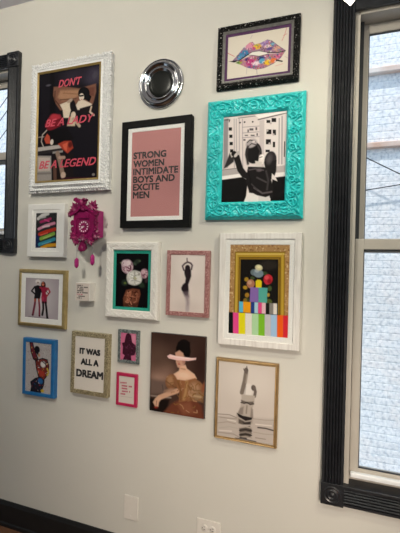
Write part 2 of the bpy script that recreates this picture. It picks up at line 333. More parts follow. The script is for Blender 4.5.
ART['teal'] = [('F','d6cac8'),('P','8d8488',[11,36,85,21,100,590,26,608],12.0),('S','4a4448',[26,37,109,43,100,64],18.0,6.0),('P','151214',[96,128,149,132,150,170,97,166],2.9),('P','151214',[108,213,160,216,161,254,109,251],2.9),('P','151214',[116,297,169,300,170,338,117,335],2.9),('P','151214',[127,382,180,385,181,423,128,420],2.9),('S','a0969a',[179,38,206,595],11.6,5.8),('S','a0969a',[213,41,242,596],11.6,5.8),('S','a0969a',[260,45,288,598],11.6,5.8),('S','a0969a',[312,49,340,601],11.6,5.8),('S','6a6266',[245,33,638,27],11.6,5.8),('E','2a2628',[275,87],14.5,13.5,0,2.9),('E','2a2628',[347,86],14.5,13.5,0,2.9),('E','2a2628',[474,92],14.0,13.4,0,2.8),('P','5c5458',[426,162,488,166,489,191,427,187],4.2),('P','5c5458',[518,156,546,158,547,191,520,189],4.2),('P','5c5458',[354,231,406,234,406,247,355,244],4.4),('P','5c5458',[448,236,510,240,511,255,449,251],4.2),('P','5c5458',[395,172,418,174,419,207,396,205],4.2),('P','5c5458',[336,277,370,280,371,300,336,298],4.4),('P','5c5458',[537,225,560,226,561,255,538,253],4.2),('S','8c8286',[314,142,615,147],8.7,2.9),('S','8c8286',[316,208,617,212],8.7,2.9),('S','8c8286',[318,262,619,265],8.7,2.9),('P','c4b8b8',[577,89,654,81,668,615,601,612],8.4),('P','dcd2d0',[654,81,935,57,958,627,668,615],5.4),('S','554d50',[557,74,789,51,1000,29],16.8,5.6),('P','ece4e2',[486,11,999,9,1000,25,571,58],8.4),('P','1c181a',[684,87,744,92,745,124,685,120],4.1),('P','1c181a',[760,71,830,77,831,121,761,115],4.1),('P','1c181a',[688,192,764,198,766,250,690,245],4.1),('P','1c181a',[783,201,832,205,834,265,786,262],4.1),('P','1c181a',[684,301,760,306,763,363,686,358],4.1),('P','1c181a',[790,336,825,338,827,399,792,397],4.1),('P','1c181a',[683,417,748,421,749,449,684,446],4.2),('E','b4a8a8',[751,129],16.2,15.8,0,5.4),('E','b4a8a8',[796,256],16.2,15.8,0,5.4),('E','b4a8a8',[740,353],16.2,15.9,0,5.4),('E','b4a8a8',[702,206],16.2,15.8,0,5.4),('S','7a7074',[875,82,890,584],10.8,5.4),('S','a0969a',[917,66,933,586],21.6,8.1),('S','4a4446',[966,347,967,507],18.2,5.2),('P','2c282a',[35,598,83,505,125,422,156,476,208,452,193,531,100,580],12.0),('E','151214',[190,436],40.6,44.0,0.6,8.7),('P','aca2a2',[5,618,334,600,336,668,7,685],6.0),('P','ece4e2',[7,689,336,668,338,705,8,728],6.0),('S','5c5456',[5,616,334,600],9.0,3.0),('P','b4a8a8',[837,612,984,604,982,678,840,679],5.4),('P','e8e0de',[840,683,982,680,983,721,842,728],5.4),('P','0d0b0c',[-16,731,338,710,425,750,392,1045,-8,1038],6.0),('P','0d0b0c',[801,734,1029,722,1042,1054,772,1050],5.4),('E','141113',[500,442],128.8,167.2,-0.1,8.4),('E','a89ea0',[463,333],89.6,64.6,-0.3,14.0),('S','2c2628',[397,323,439,294,524,320],14.0,5.6),('S','3a3436',[413,365,468,337,553,359],14.0,5.6),('E','d8cecc',[496,318],25.2,13.4,0,5.6),('E','c4baba',[418,365],16.8,24.3,0,5.6),('P','e2d8d4',[591,471,651,466,676,533,650,577,577,574],8.4),('P','cfc4c0',[531,536,638,552,631,597,539,599],8.4),('P','171415',[420,594,673,611,735,638,819,846,810,968,459,902,391,760],8.7),('E','2a2527',[761,541],91.8,138.3,0.1,8.1),('P','1c1819',[666,553,856,542,855,663,815,747,720,760],8.4),('E','4a4446',[747,526],37.8,69.2,0.2,27.0),('S','171415',[238,481,300,620,366,685,481,721],98.6,8.7),('E','c8bebc',[226,453],23.2,38.4,0.7,5.8),('E','b0a6a4',[257,429],17.4,27.4,0.2,5.8),('S','2c2628',[413,365,387,457,419,562],39.2,16.8),('S','3a3436',[568,374,606,427,591,471],22.4,11.2),('E','f0e8e4',[636,500],25.2,37.5,0.3,11.2),('S','141113',[597,501,636,494],11.2,5.6),('S','584e52',[421,635,534,625,661,645],14.5,11.6),('S','0c0a0b',[421,635,468,752,459,898],17.4,11.6),('S','3c3638',[702,657,739,761,724,863],22.4,16.8),('E','5c5256',[597,642],39.2,21.6,0,14.0),('P','d8cecb',[791,685,841,724,876,776,829,760,788,746],5.4),('S','5a5254',[528,837,656,903,793,890],22.4,11.2),('S','4a4446',[566,724,707,780],16.8,14.0),('S','3c3638',[484,794,571,859],16.8,11.2),('P','e4dad7',[430,889,515,900,596,935,594,1048,342,1044],8.7),('P','d4cac8',[613,948,699,950,762,934,799,1051,616,1048],8.4),('M',0.08,0.01)]
ART['lips'] = [('F','ddd4c6'),('C',[82,579,178,445,266,312,368,207,418,202,457,272,557,255,654,208,729,248,834,386,955,525,837,555,674,526,532,435,417,434,300,516,196,594]),('F','9c7890'),('E','3a80ac',[284,469],84.0,71.5,0,15.0),('E','4a90bc',[240,525],75.0,47.8,0,12.0),('E','d890a8',[370,294],66.0,59.1,0,15.0),('E','e4bc3c',[496,333],69.6,43.8,0,14.5),('E','9a7cb4',[628,281],72.8,40.3,0,14.0),('E','e8c4cc',[671,367],56.0,28.6,0,11.2),('E','5c4888',[700,424],56.0,22.8,0,11.2),('E','d8a08c',[808,441],59.4,33.8,0,13.5),('E','c8507c',[444,363],29.0,23.5,0,8.7),('E','7cb0c8',[747,336],37.8,25.6,0,10.8),('D',['22203a','d0a0b0','b83c70','dcb030','3c80ac','e8dce0','6a4c90','d06040','2a6c98','a03468','5c9c50'],150,10,22,3),('D',['1c1a30','3a2048','7a2850','245880'],40,7,30,13),('C',[136,634,301,551,418,512,534,563,674,543,837,563,942,538,879,675,766,783,624,851,483,858,335,787,229,697]),('F','b07890'),('E','78a048',[188,645],68.2,30.0,0,12.4),('E','c04a84',[392,678],75.4,58.8,0,14.5),('E','e8d4dc',[486,727],58.0,40.7,0,14.5),('E','2c4478',[564,611],67.2,28.9,0,11.2),('E','5aa0c4',[582,683],50.4,40.3,0,11.2),('E','e4b830',[672,735],61.6,45.6,0,14.0),('E','e07c38',[764,704],54.0,39.6,0,13.5),('E','d86a90',[852,628],59.4,28.0,0,13.5),('E','6a4c90',[424,787],87.0,23.4,0,11.6),('E','40306a',[332,596],36.0,23.7,0,9.0),('D',['22203a','d0a0b0','b83c70','dcb030','3c80ac','e8dce0','6a4c90','d06040','c02c6c','2a6c98','5c9c50'],170,10,22,5),('D',['1c1a30','3a2048','7a2850','245880'],45,7,30,14),('C',[]),('P','e6e2da',[344,491,417,443,532,444,668,504,663,532,534,550,418,512],4.5),('S','1c1820',[196,594,300,520,353,480],18.6,6.2),('S','1c1820',[668,508,837,547,947,531],14.0,5.6),('S','3a2c40',[353,480,417,438,532,439,668,504],9.0,4.5),('S','2c2434',[353,497,418,516,534,563,674,543],9.0,4.5),('P','14121a',[19,575,156,577,196,594,120,622],3.2),('S','14121a',[813,714,904,757],21.6,2.7),('S','4a4450',[955,525,834,386,729,248,654,208],5.2,2.6),('S','4a4450',[942,546,879,675,766,783,624,851,483,858],5.2,2.6),('S','cc4050',[-27,346,117,476],8.0,3.2),('S','cc4050',[891,290,931,166,960,11],6.5,2.6),('S','cc4050',[910,180,967,147],5.2,2.6),('S','d87880',[802,843,921,814],5.4,2.7),('S','8a7a90',[500,861,508,973],7.2,2.9),('S','a89aa8',[336,796,332,933],6.0,3.0),('S','a89aa8',[409,45,381,115],5.8,2.9),('S','b8a0a8',[944,656,1002,709],5.2,2.6)]
ART['flowers'] = [('F','0e0d10'),('E','2c362c',[646,153],100.8,57.9,-0.4,22.4),('E','3c4a3c',[575,194],56.0,33.8,0.5,16.8),('E','48543e',[723,141],33.0,24.1,0,16.5),('E','26302a',[280,549],100.8,86.4,0,28.0),('E','5e6e30',[291,555],39.2,28.8,0,16.8),('E','2a382a',[780,573],110.0,66.4,0.5,27.5),('E','6a7050',[152,180],28.5,19.5,0,17.1),('E','a88894',[352,249],179.2,193.8,-0.2,22.4),('E','d4c0c6',[266,196],96.9,97.3,-0.3,28.5),('E','e0d0d2',[389,179],67.2,67.9,0.3,22.4),('E','7c4a5c',[393,289],78.4,82.2,0.3,28.0),('E','c8a8b0',[270,306],72.8,58.1,0,22.4),('E','5c3444',[465,242],33.6,67.7,0,22.4),('S','8c5c6c',[211,243,325,258,394,320],28.5,17.1),('E','c4c2ba',[572,453],235.2,201.0,0,22.4),('E','e0deda',[471,413],112.0,86.4,0.4,28.0),('E','dcdad4',[676,396],110.0,76.5,-0.4,27.5),('E','d4d2cc',[502,521],112.0,66.9,-0.3,28.0),('E','dedcd6',[701,494],88.0,85.7,0.3,27.5),('E','b4b08c',[583,459],71.5,52.6,0,22.0),('S','9a9890',[414,383,554,422,730,383],22.4,16.8),('S','9a9890',[435,507,585,496,751,525],22.4,16.8),('S','8a8880',[579,341,599,421],16.8,16.8),('E','a47c88',[873,369],110.0,128.6,0.1,22.0),('E','c8a4ac',[839,339],60.5,62.1,0,22.0),('E','6c4450',[912,400],44.0,66.6,0,22.0),('E','b8949c',[896,425],49.5,38.0,0,16.5),('E','3a2c30',[942,492],44.0,66.3,0.3,22.0),('C',[537,248,484,329,357,361,226,331,166,250,219,168,348,136,479,167]),('D',['e4d4d8','8c5c6c','c8a4b0','6c3c50','d8bcc4'],26,26,80,3),('C',[793,450,730,546,577,588,420,550,349,455,413,358,568,316,724,355]),('D',['e8e6e2','a8a69c','d0cec6','8c8a80','f0eeea'],30,26,80,4),('C',[993,374,962,427,875,449,787,429,752,377,784,324,871,301,959,322]),('D',['d0b0b8','6c4450','b8909c'],14,22,60,5),('C',[330,685,739,666,774,748,662,1009,269,1003]),('C',[]),('P','70402f',[330,685,534,651,739,666,774,748,723,871,662,1009,269,1003,240,841],22.4),('P','a0644c',[370,724,508,691,538,767,461,922,338,894],39.2),('S','3a1e18',[520,706,502,829,439,922],33.0,22.0),('S','3a1e18',[631,720,601,833],27.5,22.0),('S','8c5440',[686,719,652,857],44.0,27.5),('S','2c1814',[372,770,409,708],28.0,16.8),('P','4a281e',[255,926,692,923,662,1009,269,1006],44.8),('C',[285,695,739,678,734,870,662,993,286,993]),('D',['a86c54','4a2418','8c5440','38180f','b87c60'],26,22,110,8),('C',[])]
ART['silhouette'] = [('F','dccfc8'),('E','e6dad4',[564,148],352.0,365.4,0,264.0),('E','d0c2bc',[517,929],387.0,198.0,0,172.0),('S','5a4a50',[386,269,346,199,411,155,484,131],48.4,17.6),('S','5a4a50',[605,253,628,184,586,148,502,130],48.4,17.6),('S','6a5a60',[480,133,472,65],35.2,17.6),('E','2a2026',[494,228],74.8,81.2,0,17.6),('P','241b21',[395,277,458,215,546,214,601,274,610,370,563,462,531,520,549,619,512,677,416,674,334,624,323,578,364,524,432,486,446,413,407,340],22.0),('P','5a4c54',[371,655,545,632,559,735,499,755,418,713],44.0),('P','94868c',[441,725,558,709,569,838,544,954,491,943,485,827],61.6),('E','b4a6a8',[518,955],43.0,98.9,0,60.2)]
ART['twowomen'] = [('F','a89ea4'),('E','c4bcc0',[468,523],336.0,414.1,0,288.0),('E','ada4aa',[476,953],528.0,74.5,0,96.0),('S','847a82',[119,985,715,987],24.0,19.2),('S','6c2438',[314,498,298,655,246,922],62.4,9.6),('S','74283c',[410,494,443,720,447,935],52.8,9.6),('S','a05040',[300,522,296,569],52.8,9.6),('S','a05040',[415,518,426,564],48.0,9.6),('E','201418',[237,930],28.8,11.2,0,4.8),('E','201418',[452,938],28.8,11.2,0,4.8),('P','17151a',[270,204,375,172,462,196,484,326,453,508,267,515,292,373],9.6),('S','17151a',[280,223,191,329,293,400],43.2,9.6),('S','17151a',[453,209,503,345],43.2,9.6),('E','dcd6d4',[373,85],76.8,49.4,0,9.6),('E','c8b8b4',[374,121],38.4,38.0,0,9.6),('S','301c20',[345,118,408,115],14.4,4.8),('E','3a1418',[538,166],72.0,87.3,0,9.6),('E','c87058',[528,138],38.4,45.6,0,9.6),('S','301c20',[499,124,562,121],14.4,4.8),('P','94243e',[472,240,568,204,684,224,666,339,659,469,486,476,503,365],9.6),('S','a0343f',[684,239,738,324,639,446],43.2,9.6),('E','d8c8c8',[657,347],33.6,45.4,0.4,9.6),('S','28181e',[618,301,696,377],19.2,4.8),('S','98283f',[492,247,443,229],38.4,9.6),('P','8c2644',[486,468,659,461,661,618,508,624],9.6),('S','171318',[546,599,558,755,532,904],62.4,9.6),('S','171318',[622,596,654,791,681,965],62.4,9.6),('E','120e12',[695,972],33.6,11.2,0,4.8),('E','b03850',[539,501],38.4,52.7,0,19.2)]
ART['smears'] = [('F','2c2e32'),('E','50504f',[220,116],264.0,160.3,0,132.0),('E','1a2858',[90,819],145.2,260.3,0,79.2),('S','dcdad8',[103,162,284,69,579,26],113.9,20.1),('S','c0bec0',[155,147,451,111],52.8,26.4),('S','b03068',[227,258,456,217,695,169],92.4,26.4),('S','d04888',[422,197,620,238],59.4,19.8),('S','d88eaa',[138,458,462,362,882,296],105.6,19.8),('S','ecd0d8',[332,400,638,371],59.4,26.4),('S','c03828',[191,606,502,534,913,467],132.0,19.8),('S','e06850',[245,634,568,569],39.6,19.8),('S','86ae48',[250,734,540,673,866,590],130.0,19.5),('S','b4cc7c',[380,723,733,643],32.5,19.5),('S','3890a8',[192,896,514,827,897,743],130.0,19.5),('S','6cb4c4',[322,888,740,812],32.5,19.5),('S','d89a28',[295,999,583,926,992,903],123.5,19.5),('S','1c2c6c',[23,672,118,722],79.2,26.4)]
ART['blue'] = [('F','bab2b2'),('C',[-86,-11,1040,-15,1044,1038,-46,1013]),('D',['2a2830','6a3038','d8d4d4','4a4a58','806830','e0dcdc','3a5068','1c1c24'],260,10,22,11),('C',[159,1,257,-8,335,139,478,312,426,371,305,336,211,200]),('F','702834'),('D',['c87c3c','22304c','d84838','e0b458','16141c'],26,14,45,2),('C',[370,318,506,339,665,302,840,321,908,440,889,579,789,682,649,768,539,714,433,524]),('F','702c2a'),('D',['d0a040','20303e','c8402c','e4dcd4','3a7484','16141c'],60,16,50,4),('C',[215,807,388,724,576,683,739,742,717,841,606,995,223,992,257,889]),('F','20202c'),('D',['6a2438','2a5c94','c8c0c0','16141c','8c3040'],45,16,45,6),('C',[]),('S','16141c',[159,1,257,-8,335,139,478,312,426,371,305,336,211,200,159,1],33.0,11.0),('S','16141c',[370,318,506,339,665,302,840,321,908,440,889,579,789,682,649,768,539,714,433,524,370,318],32.4,10.8),('S','16141c',[215,807,388,724,576,683,739,742,717,841,606,995,223,992,257,889,215,807],33.0,11.0),('E','16161f',[443,139],108.0,114.0,-0.2,16.2),('S','16161f',[418,190,529,254],64.8,21.6),('E','c09070',[528,246],37.8,50.6,0,16.2),('E','e0dcd8',[686,420],95.4,92.6,0.3,26.5),('S','16141c',[641,359,776,407,831,472],31.8,15.9),('S','c8b048',[849,499,904,564,855,623],52.0,20.8),('E','2c64a0',[595,760],97.2,85.3,0.3,27.0),('E','dcb82c',[679,950],63.6,42.7,0,15.9),('P','a83c30',[460,523,730,562,761,643,575,669],27.0)]
ART['silver'] = [('F','c4688a'),('E','d88aa4',[834,162],135.0,290.7,0,108.0),('P','3c1828',[280,219,346,59,494,-13,665,79,738,329,955,422,1012,590,903,791,684,822,740,1047,147,1024,281,832,135,774,152,524,77,388,247,353],17.1),('C',[280,219,346,59,494,-13,665,79,738,329,955,422,1012,590,903,791,684,822,740,1047,147,1024,281,832,135,774,152,524,77,388,247,353]),('D',['2a101c','5c2840','1c0c14','6c3450'],90,30,60,8),('C',[])]
ART['pinknote'] = [('F','cfc6be'),('P','b02c54',[92,234,152,231,156,288,96,293],8.0),('P','b02c54',[177,230,236,227,240,284,181,289],8.0),('P','b02c54',[261,226,321,224,325,280,266,285],7.8),('P','b02c54',[346,222,405,220,409,276,350,281],7.8),('P','b02c54',[430,219,488,216,492,272,434,277],7.8),('P','b02c54',[177,337,236,334,240,391,181,396],8.0),('P','b02c54',[253,336,313,334,317,390,258,395],7.8),('P','b02c54',[330,335,389,333,393,389,334,394],7.8),('P','b02c54',[406,334,465,332,469,388,410,393],7.8),('P','b02c54',[482,334,540,331,544,387,486,392],7.8),('P','b02c54',[633,332,691,329,695,385,637,390],7.8),('P','b02c54',[708,331,766,329,770,384,712,389],7.8),('P','b02c54',[783,330,841,328,845,383,787,388],7.8),('P','b02c54',[183,436,242,434,246,490,187,495],8.0),('P','b02c54',[258,435,317,432,321,489,262,494],7.8),('P','b02c54',[333,434,392,431,396,487,338,493],7.8),('P','b02c54',[408,433,467,430,471,486,412,491],7.8),('P','b02c54',[483,432,542,429,546,485,487,490],7.8),('P','b02c54',[196,543,255,541,259,597,200,602],8.0),('P','b02c54',[277,541,336,538,340,594,281,599],7.8),('P','b02c54',[357,538,416,535,420,591,361,596],7.8),('P','b02c54',[437,535,496,532,500,588,442,594],7.8),('P','b02c54',[517,532,576,530,580,586,521,591],7.8),('P','b02c54',[676,527,734,524,738,580,680,585],7.8),('P','b02c54',[122,643,182,640,186,697,126,702],8.0),('P','b02c54',[202,642,261,639,265,695,206,701],8.0),('P','b02c54',[281,641,340,638,344,694,285,699],7.8),('P','b02c54',[360,639,419,636,423,692,364,698],7.8),('S','a8a09a',[143,771,518,759,849,754],20.0,8.0)]
ART['portrait'] = [('F','46322b'),('E','3a2924',[521,17],510.0,157.7,0,119.0),('E','85675a',[207,490],227.5,175.8,0,140.0),('E','97786a',[156,566],144.0,70.5,0,72.0),('E','5c463c',[110,306],216.0,193.0,0,180.0),('E','33211d',[920,316],132.0,369.9,0,132.0),('P','6c5850',[-15,605,300,601,306,766,-8,797],50.4),('P','1c1513',[-31,842,379,825,315,1002,-23,1039],28.8),('S','8a7b72',[-14,812,395,800],25.2,10.8),('S','4a4040',[231,654,251,724],14.0,10.5),('P','4c1e1a',[349,963,623,898,992,950,995,1007,281,1029],49.0),('P','6a3a2a',[239,1022,415,873,568,799,787,765,956,840,995,1007,627,1014],28.0),('P','84503a',[519,862,755,815,827,946,626,979],54.4),('E','130f0e',[606,188],136.0,119.2,0.2,13.6),('E','130f0e',[620,105],102.0,75.3,0,10.2),('P','130f0e',[475,161,506,89,727,75,727,249,652,313,599,258],14.0),('P','c99a84',[460,228,534,193,604,223,642,325,620,374,564,418,508,404,478,349],14.0),('E','b08070',[618,315],27.2,68.9,0,17.0),('E','a84a48',[534,364],23.8,11.0,0,6.8),('S','9a6c5c',[506,338,540,342],10.2,6.8),('P','dfb398',[556,395,650,364,679,409,816,467,858,516,819,554,515,581,436,499,531,451],13.6),('E','e8c4aa',[625,497],108.8,50.0,0,34.0),('S','b08468',[570,417,646,421],20.4,17.0),('P','8e5e3e',[436,499,490,560,661,559,837,511,896,570,825,715,748,797,546,841,555,718,475,632],14.0),('S','6a4628',[515,581,581,692,579,809],20.4,20.4),('S','b08a5c',[685,566,667,707,636,792],34.0,27.2),('E','84583c',[398,601],108.5,132.9,0.2,17.5),('E','a47a58',[376,582],56.0,76.0,0.2,35.0),('S','6a4a30',[300,601,406,638,477,667],17.5,17.5),('E','8e6446',[850,655],145.2,160.6,-0.2,16.5),('E','ac866a',[823,646],79.2,86.6,-0.2,46.2),('S','745434',[731,632,823,669,949,657],20.4,20.4),('P','8a6c50',[735,724,982,654,974,792,788,788],34.0),('S','b89a78',[769,732,952,737],26.4,26.4),('E','8a5038',[980,620],26.4,85.9,0.2,16.5),('S','cb9f84',[506,704,348,757,195,815],81.6,13.6),('E','a8836c',[374,712],91.0,28.5,-0.3,28.0),('P','d0a58a',[165,794,230,816,176,879,164,937,107,943,61,891,103,838],14.4),('S','6a4030',[132,867,121,928],10.8,7.2),('E','8c2c24',[122,951],32.4,16.0,0,10.8),('C',[304,529,490,560,661,568,895,547,1014,651,994,813,926,935,350,998,483,819,338,692]),('D',['a47a58','7a5634','ac866a','80582f','8a6040'],50,16,110,6),('C',[]),('P','efc4bf',[308,282,363,254,461,266,599,268,752,273,842,262,836,287,696,312,463,318,341,308],7.0),('S','f8dcd8',[375,277,599,282,785,280],17.5,10.5)]
ART['water'] = [('F','cdc2ba'),('E','d8cec6',[533,223],455.0,302.5,0,210.0),('P','bcb0a8',[-18,744,1005,658,1007,1007,-11,1015],38.0),('S','8a8078',[8,714,224,700,370,726],15.2,7.6),('S','968c84',[24,751,188,748,352,739],15.2,7.6),('S','a0968e',[652,700,857,694,1006,676],10.5,7.0),('S','4c4442',[731,804,860,798,1010,810],23.8,6.8),('S','9a9088',[11,835,189,797,336,806],11.4,7.6),('S','b0a69e',[43,897,228,857,374,860],11.4,7.6),('S','a0968e',[657,872,829,875,996,863],10.5,7.0),('S','8a8078',[694,941,864,938],13.6,6.8),('S','9a9088',[14,957,304,945,406,970],15.2,7.6),('S','e4dcd4',[189,769,335,773],14.8,7.4),('S','e0d6ce',[689,767,959,754],17.0,6.8),('S','dcd2ca',[44,930,266,912],19.0,7.6),('S','a89e96',[696,999,966,987],10.2,6.8),('E','e2dad4',[544,341],77.0,114.4,0.1,17.5),('S','a89e98',[500,292,485,400],10.5,10.5),('S','7a6e66',[495,121,477,228,432,386],73.5,10.5),('S','a4988e',[517,145,499,253],21.0,14.0),('E','6a5e58',[497,89],38.5,50.4,0,7.0),('S','5c524c',[515,87,506,35],17.5,5.2),('S','5c524c',[466,96,451,71],14.0,5.2),('E','5a504a',[633,302],40.8,50.1,0,10.2),('S','6a5e58',[646,292,669,348,657,410],51.0,10.2),('P','b6aaa0',[425,408,664,401,656,497,621,585,638,702,361,673,409,587,428,504],10.8),('P','8c8078',[409,587,473,561,462,669,361,673],18.0),('P','8c8078',[606,560,635,583,645,701,589,695],17.5),('S','7a6e66',[529,547,521,644],17.5,14.0),('P','6a605a',[420,479,524,495,645,477,640,519,524,521,429,520],10.8),('S','3a3230',[421,516,478,521,527,500,584,525,646,508],18.0,7.2),('P','b0a49a',[340,675,635,700,640,763,533,797,372,790],10.8),('P','282222',[346,658,458,683,631,690,618,718,513,746,388,708],7.2),('P','5c524c',[388,732,496,754,462,801,390,794],14.4),('P','3a3230',[461,769,612,740,602,783,472,799],14.0),('P','5c524c',[403,857,592,800,629,849,611,947,421,984],14.4),('S','b0a49a',[409,845,516,821,621,826],21.6,7.2),('S','2c2624',[411,883,517,858,622,863],21.6,7.2),('S','8c8078',[412,915,518,890,623,895],21.6,7.2),('S','2c2624',[412,942,519,917,624,921],21.6,7.2),('S','a89c92',[413,974,519,949,625,953],21.6,7.2),('S','4c4442',[342,995,521,986,702,993],21.6,10.8),('S','2c2624',[420,973,538,973],18.0,7.2)]
ART['rainbow'] = [('F','b0885a'),('C',[-23,-12,1033,-11,1023,771,-9,794]),('D',['dcb888','7c5228','e4c898','8c6034','c89c64'],900,13,18,21),('C',[]),('P','8a6a24',[83,77,924,73,941,776,88,789],6.9),('P','b8942e',[103,91,908,87,928,776,107,788],6.9),('S','e0c468',[113,106,905,101],23.0,9.2),('S','d0b04c',[118,112,125,776],23.0,9.2),('S','c8a63c',[884,107,902,750],21.0,8.4),('P','6c4e1c',[156,141,856,135,873,765,157,771],6.9),('P','a07c28',[170,153,835,146,852,752,175,762],4.6),('P','181513',[184,164,819,158,836,767,189,770],4.6),('E','2c2622',[663,222],146.2,76.7,0,34.4),('E','3c4a2c',[602,314],51.6,29.9,0.2,8.6),('E','44522e',[397,370],36.0,26.0,0.2,9.0),('E','4a5a30',[687,477],34.4,42.5,0.2,8.6),('E','3c4a2c',[305,619],54.0,43.5,0.2,9.0),('E','55602c',[680,619],51.6,42.4,0.2,8.6),('E','a88428',[295,387],36.0,34.9,0.2,9.0),('E','b89028',[276,478],36.0,30.5,0.2,9.0),('E','a87c28',[311,561],36.0,39.1,0.2,9.0),('E','8c6c24',[282,620],31.5,34.8,0.2,9.0),('E','c0a040',[668,548],21.5,29.7,0.2,8.6),('E','6c7a80',[417,306],54.0,51.9,0.2,9.0),('E','7c8c98',[493,316],83.6,68.9,0.2,8.8),('E','a8b4bc',[469,288],39.6,30.2,0.2,8.8),('E','d8d0a4',[499,253],61.6,47.4,0.2,8.8),('E','f0e8b8',[503,244],35.2,25.8,0.2,8.8),('E','b84048',[641,407],34.4,42.6,0.2,8.6),('E','cc2c38',[657,378],73.1,80.9,0.2,8.6),('E','e05058',[634,359],34.4,34.1,0.2,8.6),('E','9c1c28',[679,398],34.4,38.3,0.2,8.6),('E','b4785c',[369,434],67.5,73.7,0.2,9.0),('E','d0a084',[350,420],36.0,34.7,0.2,9.0),('P','ecd420',[452,403,478,386,531,387,554,407,552,472,455,475],6.6),('P','8c6cb4',[366,472,504,471,506,634,360,634],3.2),('P','58b0a2',[504,471,652,472,646,637,506,634],3.1),('P','58b8dc',[178,636,247,636,250,755,181,755],2.3),('P','f2a41c',[247,636,378,636,381,755,250,755],2.2),('P','20408c',[378,636,440,636,443,755,381,755],2.2),('P','acd4e4',[440,636,502,636,505,755,443,755],2.2),('P','e84c8c',[502,636,564,636,567,754,505,755],2.2),('P','f0c4cc',[564,636,629,636,632,754,567,754],2.2),('P','1c1a1a',[629,636,689,636,692,754,632,754],2.2),('P','8c8680',[689,636,754,636,757,754,692,754],2.2),('P','ece4dc',[754,636,813,636,816,754,757,754],2.2),('P','101618',[-16,764,78,763,86,999,-7,999],2.4),('P','ea4c94',[78,763,175,763,183,999,86,999],2.3),('P','e8dc1c',[175,763,289,762,297,999,183,999],2.3),('P','ece6de',[289,762,401,762,410,1000,297,999],2.2),('P','b4dcac',[401,762,512,761,520,1000,410,1000],2.2),('P','80c030',[512,761,617,761,625,1000,520,1000],2.2),('P','ccc8d0',[617,761,716,760,724,1000,625,1000],2.2),('P','a8c8ea',[716,760,818,760,826,1000,724,1000],2.2),('P','f2621c',[818,760,915,759,923,1000,826,1000],2.1),('P','d82a3a',[915,759,1015,759,1023,1000,923,1000],2.1)]

